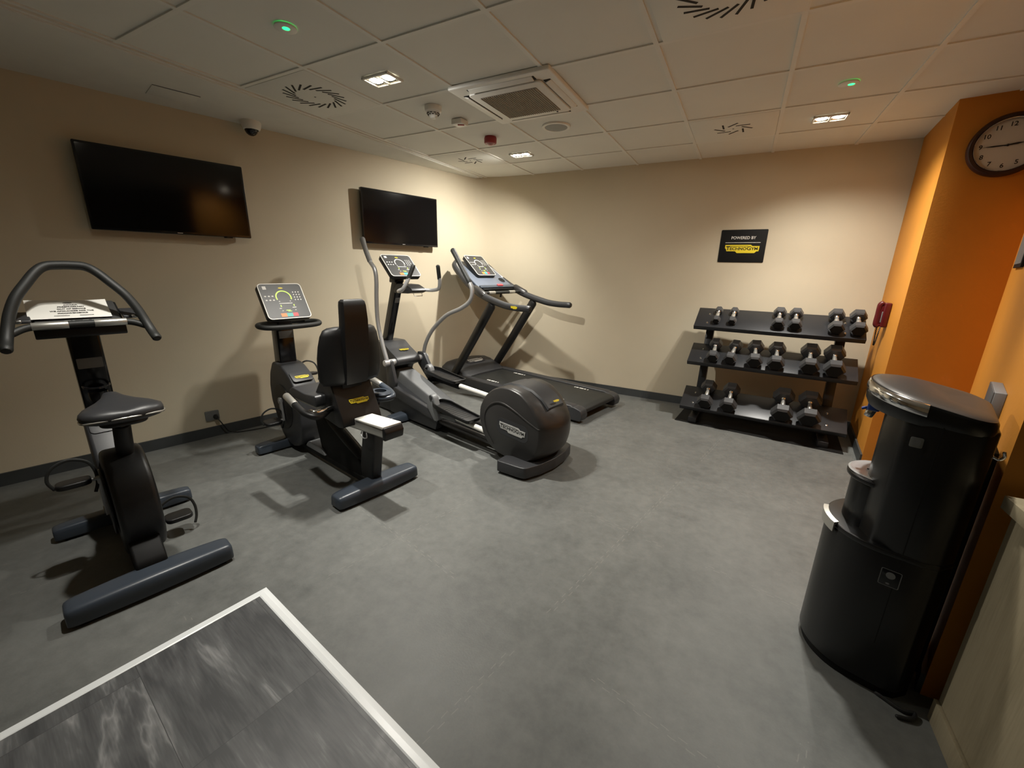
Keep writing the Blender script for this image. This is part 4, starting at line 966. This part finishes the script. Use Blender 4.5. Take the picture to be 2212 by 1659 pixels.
for x in (-.525, .515):
    b = B(); b.box((x, .02, .032), (.075, .56, .052), .004); b.obj('floor_rail', RACKM, rack)
    b = B(); b.M = ID
    Mq = Matrix(((0, 0, 1, x), (1, 0, 0, 0), (0, 1, 0, 0), (0, 0, 0, 1)))
    b.ext([(-.04, .05), (.05, .05), (.225, 1.03), (.16, 1.03)], -.035, .035, Mq, .004); b.obj('upright', RACKM, rack)
    for (yf, zf, yb, zb) in tiers:
        Mt, L_, v = rackM(yf, zf, yb, zb)
        B(Mt).box((x, L_ * .5, -.025), (.05, L_ * .75, .035), .003).obj('bracket', RACKM, rack)
b = B(); b.box((0, .24, .036), (.97, .05, .05), .004); b.obj('cross_rail', RACKM, rack)
def dumbbell(name, hw, ln, label, M, group):
    """hex dumbbell, flat side down; M: x across, y along the handle, z up (shelf normal). hw = hexagon width across corners"""
    t = thing(name, label, 'dumbbell', M.translation, 0, group); t.matrix_world = M
    R = hw / 2; ap = R * math.cos(PI / 6); th = ln * .285
    hx = [(R * math.cos(PI / 3 * i), R * math.sin(PI / 3 * i)) for i in range(6)]
    for sg in (-1, 1):
        yo = sg * (ln / 2 - th / 2)
        rings = []
        for k, (u, q) in enumerate(((-.5, .80), (-.34, 1.0), (.34, 1.0), (.5, .80))):
            rings.append([(x * q, yo + u * th, z * q + ap) for x, z in hx])
        B().loft(rings).obj('head', HEXR, t, sharp=20)
        B().ext([(x * .79, z * .79) for x, z in hx], 0, .002, Matrix(((1, 0, 0, 0), (0, 0, sg, yo + sg * th * .5), (0, 1, 0, ap), (0, 0, 0, 1)))).obj('end_cap', BLKM, t)  # black plate: shade on the head's end is put into its colour
        B().cyl((0, sg * (ln / 2 - th), ap), (0, sg * (ln / 2 - th - .012), ap), .021, .016).obj('collar', CHROME, t)
    hl = ln / 2 - th
    B().lathe([(.012, -hl), (.0135, -hl * .75), (.0165, -hl * .3), (.0175, 0), (.0165, hl * .3), (.0135, hl * .75), (.012, hl)], Matrix.Translation((0, 0, ap)) @ Matrix.Rotation(PI / 2, 4, 'X'), 20).obj('handle', ALU, t)
    return t
ords = ['first', 'second', 'third', 'fourth', 'fifth', 'sixth']
rowname = ['top', 'middle', 'bottom']
rows = [
 [(2.765, .088, .19, 0), (2.900, .092, .19, 0), (3.268, .126, .21, 0), (3.393, .128, .21, 0), (3.682, .142, .225, 0), (3.828, .146, .225, 0)],
 [(2.795, .136, .245, -.02), (2.955, .138, .245, .10), (3.135, .162, .255, -.05), (3.302, .165, .255, -.02), (3.548, .180, .265, 0), (3.718, .188, .265, .0)],
 [(2.798, .168, .265, 0), (2.997, .176, .265, 0), (3.418, .205, .275, 0), (3.614, .210, .275, 0)]]
adj = {0: 'small', 1: 'medium', 2: 'large'}
for r, ((yf, zf, yb, zb), row) in enumerate(zip(tiers, rows)):
    Mt, L_, v = rackM(yf, zf, yb, zb)
    Mw = Matrix.Translation((RXC, RYC, 0)) @ Matrix.Rotation(RROT, 4, 'Z') @ Mt
    for i, (x, hw, ln, yaw) in enumerate(row):
        lab = '%s black hex dumbbell, %s from the left on the %s shelf' % (adj[r], ords[i], rowname[r])
        M = Mw @ Matrix.Translation((x - RXC, max(ln * .55 + .004, L_ * .5), .0005)) @ Matrix.Rotation(-yaw, 4, 'Z')
        dumbbell('dumbbell', hw * .83, ln * 1.10, lab, M, 'hex dumbbells on the rack')

# ================================================================== WATER COOLER
wc = thing('water_cooler', 'tall black water cooler with a chrome rimmed cap by the orange wall', 'water cooler', (3.532, -2.400, 0), PI - DEG(16.5))
def bplan(k):
    return [(.182 * k * math.cos(a), .190 * k * math.sin(a)) for a in [-PI / 2 + PI * i / 32 for i in range(33)]] + \
           [(-.09, .188 * k), (-.13, .178 * k), (-.16, .13 * k), (-.16, -.12 * k), (-.128, -.172 * k), (-.09, -.188 * k)]
B(FSZ).ext(bplan(1.0), .035, .545, ID, .004).obj('base_drum', COOLB, wc)
B(FSZ).ext(bplan(.94), .0, .037, ID, .002).obj('plinth', BLKM, wc)
B(FSZ).ext(bplan(1.012), .535, .556, ID, .005).obj('drum_rim', COOLB, wc)
clip = [(math.cos(a) * .190, math.sin(a) * .194) for a in [DEG(-42 + 5 * i) for i in range(9)]]
b = B(FSZ)
b.loft([[(x, y, .520), (x * 1.03, y * 1.03, .522), (x * 1.03, y * 1.03, .560), (x * .95, y * .95, .563), (x * .95, y * .95, .557), (x, y, .55)] for x, y in clip]); b.obj('rim_clip', ALU, wc)
B(FSZ).ext([(.085, -.09), (.095, -.05), (.095, .05), (.085, .09), (.04, .165), (-.02, .188), (-.09, .188), (-.13, .178), (-.16, .13), (-.16, -.12), (-.128, -.172), (-.09, -.188), (-.02, -.188), (.04, -.165)], .545, 1.0, ID, .012, 3).obj('body', COOLB, wc)
B(FSZ).box((-.168, .06, .48), (.026, .18, .86), .004).obj('light_block', BLKM, wc)  # added block that stops light slipping between cooler and wall
B(FSZ).box((-.042, -.1885, .60), (.003, .0016, .80)).obj('panel_seam', BLACKH, wc)
bt = B(FSZ).ext(ell(.045, 0, .095, .108, 40), .55, .722, ID, .004).obj('basin_tower', COOLB, wc)
bs = B(FSZ).ext(ell(.045, 0, .112, .120, 40), .722, .742, ID, .006).obj('basin_rim', COOLB, wc)
B(FSZ @ Matrix.Translation((.052, 0, .742))).lathe([(.0, -.001), (.03, -.0005), (.034, .002), (.055, .001), (.062, .004), (.088, .0035), (.098, .006), (.104, .002)], n=36).obj('drain_plate', SILV, wc)
b = B(FSZ)
for i in range(8):
    a = 2 * PI * i / 8; b.box((.052 + .044 * math.cos(a), .044 * math.sin(a), .7445), (.012, .006, .002), 0, (0, 0, a))
b.obj('drain_hole', SLOT, wc)
cap_o = []
def cap_ring(k, z, back=-.168):
    return [(max(back * (0.6 + .4 * k), x * k - .0) if x > 0 else x * (.9 + .1 * k) , y * k, z) for x, y in cp_plan]
cp_plan = []
for i in range(41):
    a = -PI / 2 + PI * i / 40; cp_plan.append((.160 * math.cos(a), .192 * math.sin(a)))
for i in range(9):
    a = PI / 2 + PI / 2 * i / 8; cp_plan.append((-.078 + .074 * math.cos(a), .118 + .074 * math.sin(a)))
for i in range(9):
    a = PI + PI / 2 * i / 8; cp_plan.append((-.078 + .074 * math.cos(a), -.118 + .074 * math.sin(a)))
def scl(k, z, tilt=.0): return [(x * k - .0, y * k, z + tilt * x) for x, y in cp_plan]
B(FSZ).loft([scl(.93, .985, .08), scl(.985, 1.0, .10), scl(1.0, 1.02, .12), scl(.99, 1.043, .16), scl(.965, 1.055, .18)]).obj('cap', COOLB, wc, sharp=50)
B(FSZ).loft([scl(.965, 1.0525, .18), scl(.93, 1.058, .17), scl(.82, 1.064, .15), scl(.6, 1.068, .13), scl(.3, 1.070, .12)]).obj('cap_top', COOLT, wc, sharp=60)
rim = [(x, y, 1.043 + .155 * x) for x, y in cp_plan[:41]]
b = B(FSZ); b.loft([[(x * 1.0, y * 1.0, z - .024), (x * 1.012, y * 1.008, z - .020), (x * 1.015, y * 1.01, z - .004), (x * .985, y * .985, z + .011), (x * .95, y * .95, z + .013), (x * .95, y * .95, z - .02)] for x, y, z in rim]); b.obj('cap_rim', CHROME, wc, sharp=60)
nz = B(FSZ).box((.128, 0, .985), (.035, .035, .045), .006).obj('nozzle_block', BLUEP, wc)
B(FSZ).cyl((.132, 0, .965), (.138, 0, .938), .015, .013, bev=.003).obj('nozzle_spout', CHROME, nz)
B(FSZ).box((.150, 0, .968), (.022, .018, .008), .002, (0, .5, 0)).obj('lever', BLUEP, nz)
Mside = FSZ @ ff((.0, -.1885, .0), (-1, 0, 0), (0, 0, 1))
for (x, z, ww, hh, m_, nm) in ((-.005, .935, .03, .032, GREYS, 'maker_plate'), (.03, .46, .052, .062, BLKG, 'service_label')):
    o = B(Mside).ext(rrect(ww, hh, .004, 2), 0, .002, Matrix.Translation((x, z, 0)), .0005).obj(nm, m_, wc)
    if nm == 'maker_plate':
        B(Mside).ext(rrect(ww * .6, hh * .6, .002, 2), .002, .0026, Matrix.Translation((x, z, 0))).obj('plate_mark', GREYP, o)
    else:
        bb = B(Mside)
        P0, P1 = rrect(ww, hh, .004, 2), rrect(ww - .004, hh - .004, .003, 2); tq = bmesh.new(); n = len(P0)
        v0 = [tq.verts.new((px + x, py + z, .0024)) for px, py in P0]; v1 = [tq.verts.new((px + x, py + z, .0024)) for px, py in P1]
        for i in range(n): tq.faces.new((v0[i], v0[(i + 1) % n], v1[(i + 1) % n], v1[i]))
        bb._add(tq, ID); bb.ext(ell(x, z + .010, .012, .012, 20), .002, .0028); bb.ext(ell(x - .002, z - .021, .005, .003, 12), .002, .0028)
        bb.obj('label_print', GREYP, o)
B(FSZ).tube([(-.158, -.11, .92), (-.172, -.11, .915), (-.180, -.11, .925), (-.177, -.11, .94)], .004, 8).obj('hook', STEEL, wc)
# black cables on the floor behind the cooler
cb = B().tube([(3.56, -2.60, .008), (3.62, -2.635, .008), (3.655, -2.63, .010), (3.64, -2.66, .010), (3.60, -2.67, .008)], .006, 8).obj('loose_cable', CORDM)
tag(cb, 'black cable bunched on the floor between cooler and wooden desk', 'cable')

# ================================================================== DESK
dk = thing('reception_desk', 'pale oak laminate counter at the right edge of the photo', 'desk', (3.706, -2.59, 0))
B().box((.45, -.50, .80), (.93, 1.02, .040), .001).obj('worktop', OAK, dk)
B().box((.012, -.50, .39), (.024, .96, .78), .001).obj('side_panel', OAK, dk)
B().box((.45, -.032, .39), (.85, .020, .78), .001).obj('back_panel', OAK, dk)
B().box((-.006, -.50, .04), (.012, .96, .08), .001).obj('kick_board', OAK, dk)
